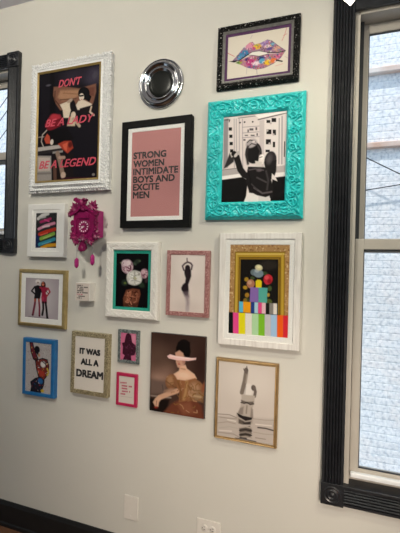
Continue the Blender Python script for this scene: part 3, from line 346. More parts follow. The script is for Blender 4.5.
def smooth(x): x = np.clip(x, 0, 1); return x * x * (3 - 2 * x)
class Canvas:
    """paints flat picture content; u, v in thousandths of width and of height, sizes in thousandths of width"""
    def __init__(s, W, H, res=.002):
        s.nx, s.ny = max(8, int(round(W / res))) + 1, max(8, int(round(H / res))) + 1
        s.asp = H / W; s.px = 1000 / (s.nx - 1)
        s.X = np.linspace(0, 1000, s.nx)[None, :]; s.Y = (np.linspace(0, 1000, s.ny) * s.asp)[:, None]
        s.img = np.zeros((s.ny, s.nx, 3)); s.clip = None; s.clip_box = None
    def xy(s, p): p = np.array(p, float).reshape(-1, 2); p[:, 1] *= s.asp; return p
    def win(s, lo, hi):
        i0 = max(0, int(np.floor(lo[0] / s.px))); i1 = min(s.nx, int(np.ceil(hi[0] / s.px)) + 1)
        j0 = max(0, int(np.floor(lo[1] / s.px))); j1 = min(s.ny, int(np.ceil(hi[1] / s.px)) + 1)
        return (slice(j0, j1), slice(i0, i1)) if i1 > i0 and j1 > j0 else None
    def put(s, wn, m, col):
        if s.clip is not None: m = m * s.clip[wn]
        s.img[wn] = s.img[wn] * (1 - m[..., None]) + np.array(col) * m[..., None]
    def sd_poly(s, P, wn):
        X, Y = np.broadcast_arrays(s.X[:, wn[1]], s.Y[wn[0], :]); d = np.full(X.shape, 1e9); ins = np.zeros(X.shape, bool)
        n = len(P)
        for i in range(n):
            a, b = P[i], P[(i + 1) % n]; e = b - a
            t = np.clip(((X - a[0]) * e[0] + (Y - a[1]) * e[1]) / (e @ e + 1e-9), 0, 1)
            d = np.minimum(d, (X - a[0] - t * e[0]) ** 2 + (Y - a[1] - t * e[1]) ** 2)
            if abs(e[1]) > 1e-9: ins ^= ((a[1] > Y) != (b[1] > Y)) & (X < e[0] * (Y - a[1]) / e[1] + a[0])
        return np.where(ins, -1, 1) * np.sqrt(d)
    def edge(s, d, soft):
        k = max(soft, .75 * s.px); return smooth(.5 - d / (2 * k))
    def poly(s, col, P, soft):
        k = max(soft, s.px) + 1; wn = s.win(P.min(0) - k, P.max(0) + k)
        if wn: s.put(wn, s.edge(s.sd_poly(P, wn), soft), col)
    def stroke(s, col, P, w, soft):
        k = max(soft, s.px) + w / 2 + 1; wn = s.win(P.min(0) - k, P.max(0) + k)
        if not wn: return
        X, Y = np.broadcast_arrays(s.X[:, wn[1]], s.Y[wn[0], :]); d = np.full(X.shape, 1e9)
        for a, b in zip(P[:-1], P[1:]):
            e = b - a; t = np.clip(((X - a[0]) * e[0] + (Y - a[1]) * e[1]) / (e @ e + 1e-9), 0, 1)
            d = np.minimum(d, (X - a[0] - t * e[0]) ** 2 + (Y - a[1] - t * e[1]) ** 2)
        s.put(wn, s.edge(np.sqrt(d) - w / 2, soft), col)
    def run(s, ops, gain):
        for o in ops:
            k = o[0]
            if k == 'F':
                if s.clip is None: s.img[:] = lin(o[1], gain)
                else: s.put((slice(None), slice(None)), np.ones(s.img.shape[:2]), lin(o[1], gain))
            elif k == 'P': s.poly(lin(o[1], gain), s.xy(o[2]), o[3])
            elif k == 'S': s.stroke(lin(o[1], gain), s.xy(o[2]), o[3], o[4])
            elif k == 'E':
                c = s.xy(o[2])[0]; rx, ry, rot, soft = o[3:]; R = max(rx, ry) + max(soft, s.px) + 1
                wn = s.win(c - R, c + R)
                if wn:
                    X, Y = np.broadcast_arrays(s.X[:, wn[1]] - c[0], s.Y[wn[0], :] - c[1]); ca, sa = math.cos(rot), math.sin(rot)
                    q = np.hypot((X * ca + Y * sa) / rx, (-X * sa + Y * ca) / ry); s.put(wn, s.edge((q - 1) * min(rx, ry), min(soft, min(rx, ry))), lin(o[1], gain))
            elif k == 'C':
                if o[1]:
                    P = s.xy(o[1]); s.clip = s.edge(s.sd_poly(P, (slice(0, s.ny), slice(0, s.nx))), 0); s.clip_box = (P.min(0), P.max(0))
                else: s.clip = None; s.clip_box = (np.zeros(2), np.array([1000, 1000 * s.asp]))
            elif k == 'D':
                rg = random.Random(o[5]); lo, hi = s.clip_box if s.clip_box else (np.zeros(2), np.array([1000, 1000 * s.asp]))
                for _ in range(o[2]):
                    a = np.array([rg.uniform(lo[0], hi[0]), rg.uniform(lo[1], hi[1])]); t = rg.uniform(0, math.pi); l = o[4] * rg.uniform(.4, 1.2)
                    b = a + l * np.array([math.cos(t), math.sin(t)]); mid = (a + b) / 2 + rg.uniform(-.3, .3) * l * np.array([-math.sin(t), math.cos(t)])
                    s.stroke(lin(rg.choice(o[1]), gain), np.array([a, mid, b]), o[3] * rg.uniform(.5, 1.3), max(2, .4 * o[3]))
            elif k == 'M':
                rs = np.random.RandomState(4); s.img *= 1 + o[1] * (rs.rand(s.ny, s.nx, 1) - .5)

def print_mat(name, rough, coat=0.0):
    m = bpy.data.materials.new(name); m.use_nodes = True; nt = m.node_tree; b = nt.nodes['Principled BSDF']
    a = nt.nodes.new('ShaderNodeAttribute'); a.attribute_name = 'ink'; nt.links.new(a.outputs['Color'], b.inputs['Base Color'])
    b.inputs['Roughness'].default_value = rough; b.inputs['Specular IOR Level'].default_value = .08; b.inputs['Coat Weight'].default_value = coat; b.inputs['Coat Roughness'].default_value = .05
    return m
M_print = print_mat('printed_paper', .6); M_gloss = print_mat('printed_gloss', .4, .06); M_paint = print_mat('painted_wood', .6)
PRINT_GAIN = .92

def picture(name, key, W, H, y, z0, parent, m=M_print, gain=1.0, res=.002, thick=.0, x0=None):
    """a flat printed sheet W x H at depth y, its lower edge at z0, colours from ART[key]"""
    c = Canvas(W, H, res); c.run(ART[key], gain * PRINT_GAIN); nx, ny = c.nx, c.ny
    xs = np.linspace(-W / 2, W / 2, nx); zs = np.linspace(z0 + H, z0, ny)
    V = np.zeros((ny, nx, 3)); V[..., 0] = xs[None, :]; V[..., 1] = y; V[..., 2] = zs[:, None]
    me = bpy.data.meshes.new(name); me.vertices.add(nx * ny); me.vertices.foreach_set('co', V.ravel())
    idx = np.arange(nx * ny).reshape(ny, nx); Q = np.stack([idx[:-1, :-1], idx[1:, :-1], idx[1:, 1:], idx[:-1, 1:]], -1).reshape(-1, 4)
    me.loops.add(Q.size); me.loops.foreach_set('vertex_index', Q.ravel()); me.polygons.add(len(Q)); me.polygons.foreach_set('loop_start', np.arange(0, Q.size, 4))
    me.update(calc_edges=True)
    at = me.color_attributes.new('ink', 'FLOAT_COLOR', 'POINT'); at.data.foreach_set('color', np.concatenate([c.img, np.ones((ny, nx, 1))], -1).astype(np.float32).ravel())
    return link(name, me, m, parent)

def lettering(lines, W, H, y, z0, m, parent, name='lettering', shear=0.0, bold=0.0):
    """lines: (text, u0, u1, v_top, v_base) in fractions of a W x H sheet whose lower edge is z0"""
    for txt, u0, u1, vt, vb in lines:
        cu_ = bpy.data.curves.new('t', 'FONT'); cu_.body = txt; cu_.shear = shear; cu_.resolution_u = 3; cu_.extrude = .004
        ob = bpy.data.objects.new('t', cu_); COL.objects.link(ob)
        bpy.context.view_layer.update()
        me = bpy.data.meshes.new_from_object(ob.evaluated_get(bpy.context.evaluated_depsgraph_get()))
        P = np.array([v.co for v in me.vertices]); lo, hi = P.min(0), P.max(0)
        base = lo[1] if "'" not in txt else lo[1]
        fx = (P[:, 0] - lo[0]) / (hi[0] - lo[0]); fz = (P[:, 1] - base) / (hi[1] - base); d = bold
        out = MB()
        for i_, (dx, dz) in enumerate([(0, 0)] if not d else [(d, d), (-d, d), (d, -d), (-d, -d), (0, d), (0, -d), (d, 0), (-d, 0)]):
            X = -W / 2 + W * u0 + d + dx + (W * (u1 - u0) - 2 * d) * fx
            Z = z0 + H * (1 - vb) + d + dz + (H * (vb - vt) - 2 * d) * fz
            Y = y - .0004 - .00003 * i_ - .0004 * (P[:, 2] - lo[2]) / (hi[2] - lo[2] + 1e-9)
            out.add(np.stack([X, Y, Z], 1), [tuple(p.vertices) for p in me.polygons])
        out.build(name, m, parent, merge=False)
        bpy.data.objects.remove(ob); bpy.data.meshes.remove(me); bpy.data.curves.remove(cu_)

# ------------------------------------------------------------------ picture frames
def sweep(mbb, w, h, prof, smooth_=False):
    """prof: (inset from the outer edge, height off the wall) swept round a w x h rectangle with mitred corners; base at z = 0"""
    V = []
    for ins, d in prof:
        V += [(-w / 2 + ins, -d, ins), (w / 2 - ins, -d, ins), (w / 2 - ins, -d, h - ins), (-w / 2 + ins, -d, h - ins)]
    F = [(i * 4 + k, i * 4 + (k + 1) % 4, (i + 1) * 4 + (k + 1) % 4, (i + 1) * 4 + k) for i in range(len(prof) - 1) for k in range(4)]
    return mbb.add(V, F, smooth_)
def ornate(mbb, w, h, B, base, relief, nc, step, tail):
    """four carved bars: base(inset) is the plain section, relief(a, inset, L) the carving on it; tail: profile points after it"""
    for side in range(4):
        L = w if side % 2 == 0 else h
        nl = int(L / step) | 1; t = np.linspace(-1, 1, nl)[:, None]; ins = np.linspace(0, B, nc)[None, :]
        a = t * (L / 2 - ins); I = np.broadcast_to(ins, a.shape)
        fade = np.clip((L / 2 - I - np.abs(a)) / .004, 0, 1) * np.clip(I / .003, 0, 1) * np.clip((B - I) / .003, 0, 1)
        D = base(I) + relief(a, I, L) * fade
        cols = [(np.zeros((nl, 1)), t * L / 2, np.zeros((nl, 1)))]
        A = np.concatenate([t * L / 2, a] + [t * (L / 2 - x) for x, _ in tail], 1); I2 = np.concatenate([np.zeros((nl, 1)), I] + [np.full((nl, 1), x) for x, _ in tail], 1)
        D2 = np.concatenate([np.zeros((nl, 1)), D] + [np.full((nl, 1), d) for _, d in tail], 1)
        if side == 0: X, Z = A, I2
        elif side == 2: X, Z = -A, h - I2
        elif side == 1: X, Z = w / 2 - I2, h / 2 + A
        else: X, Z = -w / 2 + I2, h / 2 - A
        V = np.stack([X, -D2, Z], -1).reshape(-1, 3); m_ = A.shape[1]
        F = [(i * m_ + j, (i + 1) * m_ + j, (i + 1) * m_ + j + 1, i * m_ + j + 1) for i in range(nl - 1) for j in range(m_ - 1)]
        mbb.add(V, F, True)
    return mbb
def mat_board(w, h, iw, ih, y, z_mid, m, parent, name='mat', dx=0.0):
    """card with a bevelled window iw x ih"""
    mbb = MB(); V = []
    for (a, b, d) in ((w, h, y), (iw + .003, ih + .003, y), (iw, ih, y + .0015)):
        V += [(-a / 2, d, z_mid - b / 2), (a / 2, d, z_mid - b / 2), (a / 2, d, z_mid + b / 2), (-a / 2, d, z_mid + b / 2)]
    F = [(i * 4 + k, i * 4 + (k + 1) % 4, (i + 1) * 4 + (k + 1) % 4, (i + 1) * 4 + k) for i in range(2) for k in range(4)]
    return mbb.add(V, F).build(name, m, parent)
def backing(w, h, d0, d1, parent, ins=.006):
    return MB().box(-w / 2 + ins, w / 2 - ins, -d1, -d0, ins, h - ins).build('backing_board', M_back, parent)
def pane(w, h, y, z_mid, parent):
    return MB().box(-w / 2, w / 2, y - .001, y + .001, z_mid - h / 2, z_mid + h / 2).build('glass', M_glass, parent)
M_back = mat('brown_backing_card', (.30, .22, .15), .9, noise=((.26, .19, .13), 60, .3, .7))
GRP = 'pictures on the gallery wall'
def frame_root(name, cx, cz, w, h, tilt, label, cat='picture'):
    return thing(name, (cx + math.sin(tilt) * h / 2, 0, cz - math.cos(tilt) * h / 2), label, cat, GRP, tilt)

def curve_ridge(S, T, pts, rad, amp):
    """height of round ridges of given radius along sampled points (s, t, scale)"""
    out = np.zeros(S.shape)
    for (x, y, k) in pts:
        d2 = (S - x) ** 2 + (T - y) ** 2; r = rad * k; m = d2 < r * r
        out[m] = np.maximum(out[m], amp * k * np.sqrt(1 - d2[m] / (r * r)))
    return out
def spiral(cx, cy, r0, turns, a0, sgn=1, n=26):
    P = []
    for i in range(n):
        f = i / (n - 1); r = r0 * (1 - .85 * f); a = a0 + sgn * turns * 2 * math.pi * f
        P.append((cx + r * math.cos(a), cy + r * math.sin(a), 1 - .3 * f))
    return P

# ---- the large poster in the ornate white frame
M_white_orn = mat('white_gesso', (.76, .76, .76), .3, noise=((.66, .66, .66), 140, .45, .75))
M_gold_lip = mat('antique_gold_lip', (.30, .21, .065), .45, metal=.4, noise=((.24, .16, .05), 40, .35, .7))
M_red_ink = mat('red_brush_ink', lin('c8465a', 1.0), .6, noise=(lin('a83048', 1.0), 60, .45, .7))
w_, h_ = .496, .684
r = frame_root('framed_poster', -1.4039, 2.1945, w_, h_, 0, "large ornate white frame holding a dark poster that reads BE A LEGEND")
def base_leg(I): return .027 + .008 * smooth(I / .008) - .007 * smooth((I - .014) / .008) + .013 * smooth((I - .023) / .010) + .003 * smooth((I - .036) / .010)
def rel_leg(a, I, L):
    q = .0085 * np.abs(np.sin(math.pi * (a + (I - .01) * .8) / .0150)) * np.exp(-((I - .010) / .005) ** 2)
    q += .0095 * np.abs(np.sin(math.pi * (a - (I - .03) * .9) / .0170)) * np.exp(-((I - .029) / .0065) ** 2)
    q += .0040 * np.sin(math.pi * (a + np.sign(a) * (I - .02) * 1.2) / .008) * np.exp(-((I - .020) / .005) ** 2)
    return q
m_ = MB(); ornate(m_, w_, h_, .047, base_leg, rel_leg, 30, .0026, [(.047, .030)])
for k in range(2):
    for side, L in ((0, w_), (1, h_)):
        nb = int(L / .0125)
        for i in range(nb + 1):
            if i % 6 == 4: continue
            a = -L / 2 + L * i / nb; rr = .0052 if i % 3 else .0064
            c = (a, -.029, h_ * k) if side == 0 else ((-w_ / 2 - .001 if k else w_ / 2 + .001), -.029, h_ / 2 + a)
            m_.ball(c, rr, rr, rr, 7, 5)
m_.build('frame', M_white_orn, r, merge=False)
sweep(m_ := MB(), w_, h_, [(.047, .030), (.047, .044), (.049, .046), (.0535, .044), (.058, .042), (.058, .036)]).build('gilt_lip', M_gold_lip, r)
backing(w_, h_, .001, .034, r, .050)
W_, H_ = .384, .572; p = picture('poster', 'legend', W_, H_, -.0395, (h_ - H_) / 2, r, gain=.95)
lettering([("DON'T", .335, .715, .082, .153), ("BE A LADY", .125, .93, .432, .500), ("BE A LEGEND", .035, .975, .812, .885)], W_, H_, -.0398, (h_ - H_) / 2, M_red_ink, p, shear=.32, bold=.0009)

# ---- STRONG WOMEN
M_blackfr = mat('black_painted_wood', (.004, .004, .0045), .55, spec=.1, noise=((.006, .006, .006), 50, .4, .7))
M_matw = mat('white_mat_card', (.80, .79, .77), .85, noise=((.77, .76, .74), 90, .4, .6))
M_ink = mat('black_ink', (.012, .012, .014), .55, noise=((.02, .02, .022), 80, .4, .7))
ART['strong'] = [('F', 'bc8483'), ('M', .02, .01)]
w_, h_ = .3695, .5188
r = frame_root('framed_poster', -.8976, 1.9179, w_, h_, .0029, 'black framed salmon pink poster reading STRONG WOMEN INTIMIDATE BOYS AND EXCITE MEN', 'picture')
sweep(MB(), w_, h_, [(0, 0), (0, .028), (.0015, .030), (.033, .030), (.0345, .0285), (.0345, .015)]).build('frame', M_blackfr, r)
backing(w_, h_, .001, .020, r)
mat_board(.302, .452, .260, .411, -.0240, h_ / 2, M_matw, r)
p = picture('poster', 'strong', .262, .413, -.0222, h_ / 2 - .2065, r, res=.01, gain=1.0)
lettering([('STRONG', .042, .718, .240, .320), ('WOMEN', .043, .68, .338, .418), ('INTIMIDATE', .044, .959, .430, .510), ('BOYS AND', .046, .895, .522, .602), ('EXCITE', .047, .591, .612, .692), ('MEN', .048, .391, .704, .784)], .262, .413, -.0224, h_ / 2 - .2065, M_ink, p, bold=.0014)
pane(.300, .450, -.0265, h_ / 2, r)

# ---- teal carved frame
M_teal = mat('teal_gloss_paint', (.013, .50, .51), .28, noise=((.035, .62, .63), 55, .42, .72))
w_, h_ = .4351, .5356
r = frame_root('framed_photo', -.4227, 1.9591, w_, h_, -.0039, 'wide turquoise carved frame around a black and white photo of a woman')
BT = .0765; PER = .130
MOT = []
for sg in (-1, 1):
    MOT += spiral(sg * .036, .048, .016, 1.4, math.pi / 2 if sg > 0 else math.pi / 2, sg) + spiral(sg * .042, .026, .011, 1.2, -math.pi / 2, -sg, 18)
    MOT += [(sg * (.020 + .030 * f), .060 + .006 * math.sin(5 * f), .8) for f in np.linspace(0, 1, 12)] + [(sg * (.012 + .02 * f), .018 + .008 * f, .9) for f in np.linspace(0, 1, 8)]
    MOT += [(sg * (.050 + .012 * f), .040 + .018 * (f - .5), .7) for f in np.linspace(0, 1, 7)] + [(sg * .060, .014 + .004 * f, .7) for f in range(3)]
for f in np.linspace(0, 2 * math.pi, 40, endpoint=False): MOT.append((.013 * math.cos(f), .042 + .017 * math.sin(f), .75))
for f in range(5): MOT.append(((f - 2) * .004, .042, 1.0))
for f in np.linspace(-1, 1, 7): MOT.append((.016 * f, .066 - .006 * f * f, .8)); MOT.append((.012 * f, .015 + .005 * f * f, .8))
def base_teal(I): return .016 + .012 * smooth(I / .012) - .004 * smooth((I - .02) / .02) + .004 * smooth((I - .056) / .01) - .008 * smooth((I - .068) / .0085)
def rel_teal(a, I, L):
    n = max(1, round((L - .06) / PER)); per = L / n if n % 2 else L / n
    S = (a + (0 if n % 2 else per / 2) + per / 2) % per - per / 2
    q = curve_ridge(S * PER / per, I, MOT, .0042, .0090)
    q += .0014 * np.sin(a * 210) * np.sin(I * 330) + .002 * np.abs(np.sin(a * math.pi / .0075)) * np.exp(-((I - .0705) / .002) ** 2)
    c = curve_ridge(L / 2 - np.abs(a), I, spiral(.035, .035, .018, 1.3, 0) + spiral(.060, .05, .010, 1.2, 1), .004, .007)
    return np.maximum(q, c)
m_ = MB(); ornate(m_, w_, h_, BT, base_teal, rel_teal, 50, .0018, [(BT, .010)]); m_.build('frame', M_teal, r, merge=False)
backing(w_, h_, .001, .009, r)
W_, H_ = .288, .388; p = picture('photo', 'teal', W_, H_, -.0160, (h_ - H_) / 2, r, res=.0016, gain=1.12)

# ---- lips
M_blackorn = mat('black_worn_carved_wood', (.005, .005, .005), .5, spec=.12, noise=((.60, .58, .55), 150, .635, .68))
M_pewter = mat('pewter_slip', (.22, .215, .20), .4, metal=.4, noise=((.16, .155, .15), 90, .4, .7))
M_purple = mat('purple_mat_card', (.085, .028, .095), .8, noise=((.075, .024, .085), 80, .4, .6))
w_, h_ = .3653, .2835
r = frame_root('framed_print', -.4191, 2.4167, w_, h_, -.0074, 'black carved frame with purple mat around a print of multicoloured lips', 'picture')
def base_lip(I): return .014 + .010 * smooth(I / .008) - .005 * smooth((I - .012) / .012)
def rel_lip(a, I, L):
    return .0035 * np.maximum(0, np.sin(a * 2 * math.pi / .034 + 3 * np.sin(I * 180))) * np.exp(-((I - .012) / .007) ** 2) + .0016 * np.sin(a * 500) * np.sin(I * 420)
m_ = MB(); ornate(m_, w_, h_, .025, base_lip, rel_lip, 14, .002, [(.025, .012)]); m_.build('frame', M_blackorn, r, merge=False)
sweep(MB(), w_, h_, [(.025, .010), (.025, .017), (.027, .018), (.034, .014), (.0365, .0145), (.0365, .006)]).build('slip', M_pewter, r)
backing(w_, h_, .001, .006, r)
mat_board(.296, .214, .270, .187, -.0105, h_ / 2, M_purple, r)
p = picture('print', 'lips', .272, .189, -.0085, h_ / 2 - .0945, r, res=.0016)

# ---- convex mirror
M_chrome = mat('polished_chrome', (.62, .63, .64), .09, metal=1.0, noise=((.52, .53, .54), 14, .4, .7))
M_darkglass = mat('dark_convex_glass', (.008, .009, .008), .3, spec=.2, noise=((.011, .012, .011), 6, .4, .7))
r = thing('wall_mirror', (-.888, 0, 2.349 - .119), 'small round mirror with a wide polished chrome rim and dark centre', 'mirror')
MB().lathe([(.112, 0), (.119, .003), (.1195, .008), (.117, .013), (.113, .013), (.111, .010), (.109, .013), (.104, .021), (.097, .025), (.090, .022), (.085, .014), (.082, .013), (.079, .016), (.075, .019), (.070, .018), (.066, .013), (.062, .009)], (0, 0, .119), (0, -1, 0), 64).build('rim', M_chrome, r)
MB().lathe([(.0640, .009), (.060, .0115), (.045, .0135), (.03, .0145), (.015, .015), (.001, .0152)], (0, 0, .119), (0, -1, 0), 48).build('glass', M_darkglass, r)

# ---- flowers in embossed white frame
M_cream_orn = mat('embossed_cream_paint', (.76, .73, .69), .5, noise=((.68, .65, .61), 110, .45, .75))
M_green_lip = mat('emerald_slip', (.010, .27, .20), .45, noise=((.014, .32, .24), 60, .4, .7))
w_, h_ = .294, .3766
r = frame_root('framed_print', -1.0135, 1.4022, w_, h_, .0029, 'embossed white frame with green inner edge around a dark print of pale flowers')
def base_flo(I): return .020 + .008 * smooth(I / .006) - .002 * smooth((I - .010) / .02) - .006 * smooth((I - .036) / .008)
def rel_flo(a, I, L):
    wv = .019 + .007 * np.sin(a * 2 * math.pi / .05)
    q = .0024 * np.exp(-((I - wv) / .0025) ** 2)
    q = np.maximum(q, .0026 * np.maximum(0, np.sin((a * 1.0 + np.abs(I - wv) * 1.4) * 2 * math.pi / .0125)) * np.exp(-((I - wv) / .010) ** 2))
    return q + .0012 * np.exp(-((I - .0375) / .0012) ** 2)
m_ = MB(); ornate(m_, w_, h_, .042, base_flo, rel_flo, 22, .0022, [(.042, .012)]); m_.build('frame', M_cream_orn, r, merge=False)
sweep(MB(), w_, h_, [(.042, .008), (.042, .018), (.044, .019), (.054, .016), (.057, .0165), (.0575, .008)]).build('slip', M_green_lip, r)
backing(w_, h_, .001, .008, r)
picture('print', 'flowers', .182, .265, -.0158, h_ / 2 - .1325, r, M_gloss)

# ---- silhouette in pink glitter frame
def glitter(name, c1, c2, scale=420):
    m = mat(name, c1, .38, metal=.35); nt = m.node_tree; b = nt.nodes['Principled BSDF']
    tc = nt.nodes.new('ShaderNodeTexCoord'); v = nt.nodes.new('ShaderNodeTexVoronoi'); v.inputs['Scale'].default_value = scale
    nt.links.new(tc.outputs['Object'], v.inputs['Vector'])
    s = nt.nodes.new('ShaderNodeSeparateColor'); nt.links.new(v.outputs['Color'], s.inputs[0])
    rp = nt.nodes.new('ShaderNodeValToRGB'); rp.color_ramp.elements[0].color = (*c1, 1); rp.color_ramp.elements[1].color = (*c2, 1); rp.color_ramp.elements[0].position = .35; rp.color_ramp.elements[1].position = .95
    nt.links.new(s.outputs[0], rp.inputs['Fac']); nt.links.new(rp.outputs['Color'], b.inputs['Base Color'])
    bp = nt.nodes.new('ShaderNodeBump'); bp.inputs['Strength'].default_value = .5; bp.inputs['Distance'].default_value = .002
    nt.links.new(s.outputs[1], bp.inputs['Height']); nt.links.new(bp.outputs['Normal'], b.inputs['Normal']); return m
M_gpink = glitter('rose_glitter', (.34, .13, .125), (.70, .40, .38), 330)
M_ggold = glitter('champagne_glitter', (.22, .175, .095), (.58, .50, .32), 330)
M_gsilver = glitter('pewter_glitter', (.09, .11, .11), (.34, .38, .38), 330)
def flat_frame(w, h, bar, depth, m, root, recess=.008):
    sweep(MB(), w, h, [(0, 0), (0, depth - .0015), (.0015, depth), (bar - .001, depth), (bar, depth - .001), (bar, depth - recess - .003)]).build('frame', m, root)
    backing(w, h, .001, depth - recess - .002, root)
w_, h_ = .2129, .3052
r = frame_root('framed_print', -.7192, 1.3985, w_, h_, -.0009, 'rose glitter frame around a pale print of a dark blurred dancing silhouette')
flat_frame(w_, h_, .0205, .020, M_gpink, r, .006)
picture('print', 'silhouette', .173, .266, -.0170, h_ / 2 - .133, r)

# ---- two women
M_gold = mat('brushed_gold', (.50, .38, .17), .38, metal=.6, noise=((.40, .30, .13), 30, .35, .7))
w_, h_ = .3205, .310
r = frame_root('framed_print', -1.5653, 1.2843, w_, h_, -.0045, 'gold frame with white mat around a print of two standing women in black and red')
sweep(MB(), w_, h_, [(0, 0), (0, .015), (.002, .018), (.014, .023), (.018, .022), (.020, .020), (.020, .010)]).build('frame', M_gold, r)
backing(w_, h_, .001, .011, r)
mat_board(.280, .270, .224, .214, -.0168, h_ / 2, M_matw, r)
picture('print', 'twowomen', .226, .216, -.0150, h_ / 2 - .108, r)

# ---- paint smears in the white frame
M_whitefr = mat('white_satin_frame', (.78, .77, .75), .3, noise=((.75, .74, .72), 20, .4, .7))
w_, h_ = .2432, .2828
r = frame_root('framed_print', -1.5385, 1.6489, w_, h_, -.0017, 'plain white frame with white mat around rainbow paint smears, left of the pink clock')
sweep(MB(), w_, h_, [(0, 0), (0, .028), (.002, .030), (.030, .030), (.032, .0285), (.032, .012)]).build('frame', M_whitefr, r)
backing(w_, h_, .001, .022, r)
mat_board(.182, .222, .138, .186, -.0262, h_ / 2, M_matw, r)
picture('print', 'smears', .140, .188, -.0243, h_ / 2 - .094, r, gain=.85)
pane(.180, .220, -.0284, h_ / 2, r)

# ---- blue frame
M_blue = mat('blue_lacquer', (.008, .115, .32), .4, noise=((.012, .145, .38), 30, .4, .7))
w_, h_ = .2144, .3077
r = frame_root('framed_print', -1.5678, .9136, w_, h_, .0067, 'bright blue frame around a splattered comic style print of a figure with a raised arm')
sweep(MB(), w_, h_, [(0, 0), (0, .024), (.004, .029), (.019, .029), (.021, .0275), (.021, .014)]).build('frame', M_blue, r)
backing(w_, h_, .001, .015, r)
picture('print', 'blue', .174, .267, -.0255, h_ / 2 - .1335, r, res=.0016, gain=.9)

# ---- IT WAS ALL A DREAM
ART['dream'] = [('F', 'd8d0c8')]
w_, h_ = .2239, .3168
r = frame_root('framed_print', -1.2425, .9695, w_, h_, -.0055, 'champagne glitter frame around a white print reading IT WAS ALL A DREAM')
flat_frame(w_, h_, .0225, .028, M_ggold, r, .007)
p = picture('print', 'dream', .181, .272, -.0245, h_ / 2 - .136, r, res=.01, gain=1.05)
lettering([('IT WAS', .160, .850, .215, .330), ('ALL A', .212, .806, .410, .530), ('DREAM', .069, .965, .620, .762)], .181, .272, -.0248, h_ / 2 - .136, M_ink, p, bold=.0022)

# ---- the two smallest frames
w_, h_ = .1183, .1645
r = frame_root('framed_print', -1.0266, 1.0755, w_, h_, .0007, 'small grey glitter frame around a pink print with a dark shape')
flat_frame(w_, h_, .016, .014, M_gsilver, r, .004)
picture('print', 'silver', .088, .134, -.0120, h_ / 2 - .067, r, res=.0015)
M_hot = mat('hot_pink_lacquer', (.48, .018, .085), .4, noise=((.40, .014, .07), 40, .4, .7))
w_, h_ = .1158, .1606
r = frame_root('framed_print', -1.0305, .8622, w_, h_, -.0022, 'small hot pink frame around a white note with pink lettering')
flat_frame(w_, h_, .0148, .014, M_hot, r, .004)
picture('print', 'pinknote', .087, .133, -.0120, h_ / 2 - .0665, r, res=.001)

# ---- portrait on board
M_edge = mat('dark_board_edge', (.03, .02, .018), .5, noise=((.04, .027, .022), 60, .4, .7))
w_, h_ = .2776, .3734
r = frame_root('canvas_print', -.7599, .9708, w_, h_, .0012, 'unframed dark painted portrait of a woman with a pink brushstroke across her eyes')
MB().box(-w_ / 2, w_ / 2, -.0165, -.0002, 0, h_).build('board', M_edge, r)
picture('print', 'portrait', w_ - .0012, h_ - .0012, -.0170, .0006, r, M_gloss, gain=1.0)

# ---- woman in water
M_copper = mat('copper_gold', (.36, .225, .095), .4, metal=.5, noise=((.28, .175, .07), 30, .35, .7))
w_, h_ = .2806, .3624
r = frame_root('framed_photo', -.43, .89, w_, h_, -.0038, 'thin bronze frame around a black and white photo of a woman wading, one arm up')
sweep(MB(), w_, h_, [(0, 0), (0, .014), (.002, .018), (.005, .020), (.008, .018), (.009, .0175), (.012, .0185), (.014, .016), (.014, .009)]).build('frame', M_copper, r)
backing(w_, h_, .001, .010, r)
picture('photo', 'water', .254, .336, -.0155, h_ / 2 - .168, r)

# ---- rainbow still life
def washed_wood():
    m = mat('whitewashed_wood', (.74, .70, .67), .55); nt = m.node_tree; b = nt.nodes['Principled BSDF']
    tc = nt.nodes.new('ShaderNodeTexCoord'); wv = nt.nodes.new('ShaderNodeTexNoise'); mp = nt.nodes.new('ShaderNodeMapping'); mp.inputs['Scale'].default_value = (90, 90, 9)
    nt.links.new(tc.outputs['Object'], mp.inputs['Vector']); nt.links.new(mp.outputs[0], wv.inputs['Vector']); wv.inputs['Scale'].default_value = 1; wv.inputs['Detail'].default_value = 5
    rp = nt.nodes.new('ShaderNodeValToRGB'); rp.color_ramp.elements[0].color = (.66, .62, .59, 1); rp.color_ramp.elements[1].color = (.79, .76, .73, 1); rp.color_ramp.elements[0].position = .3; rp.color_ramp.elements[1].position = .6
    nt.links.new(wv.outputs['Fac'], rp.inputs['Fac']); nt.links.new(rp.outputs['Color'], b.inputs['Base Color']); return m
w_, h_ = .3576, .4959
r = frame_root('framed_print', -.3844, 1.3829, w_, h_, .0015, 'whitewashed wooden frame around a still life of flowers cut by rainbow colour bars')
sweep(MB(), w_, h_, [(0, 0), (0, .024), (.002, .026), (.026, .026), (.028, .0245), (.028, .008)]).build('frame', washed_wood(), r)
backing(w_, h_, .001, .0165, r)
mat_board(.304, .442, .260, .392, -.0222, h_ / 2, M_matw, r)
picture('print', 'rainbow', .262, .394, -.0204, h_ / 2 - .197, r)
pane(.302, .440, -.0240, h_ / 2, r)

# ---- little block with printed words
ART['block'] = [('F', 'd6cac2')]
def word_lines():
    rg = random.Random(5)
    for i, (u1, c) in enumerate([(500, '241e22'), (930, '241e22'), (560, '241e22'), (540, '241e22'), (930, '241e22'), (500, 'c04868'), (680, '241e22'), (500, '241e22')]):
        v = 130 + i * 104; u = 90
        while u < u1:
            if rg.random() > .14: ART['block'].append(('P', c, [u, v - 34, u + 42, v - 34, u + 42, v + 34, u, v + 34], 6))
            u += 54
word_lines()
M_block = mat('white_painted_block', (.78, .74, .71), .55, noise=((.72, .68, .65), 40, .4, .7))
w_, h_ = .0855, .0928
r = thing('word_block', (-1.2804, 0, 1.3344 - h_ / 2), 'small white wooden block with lines of tiny text, below the pink clock', 'sign', None)
MB().bbox(-w_ / 2, w_ / 2, -.044, -.0002, 0, h_, .0015).build('block', M_block, r)
picture('printed_face', 'block', w_ - .005, h_ - .005, -.0443, .0025, r, M_paint, res=.001)

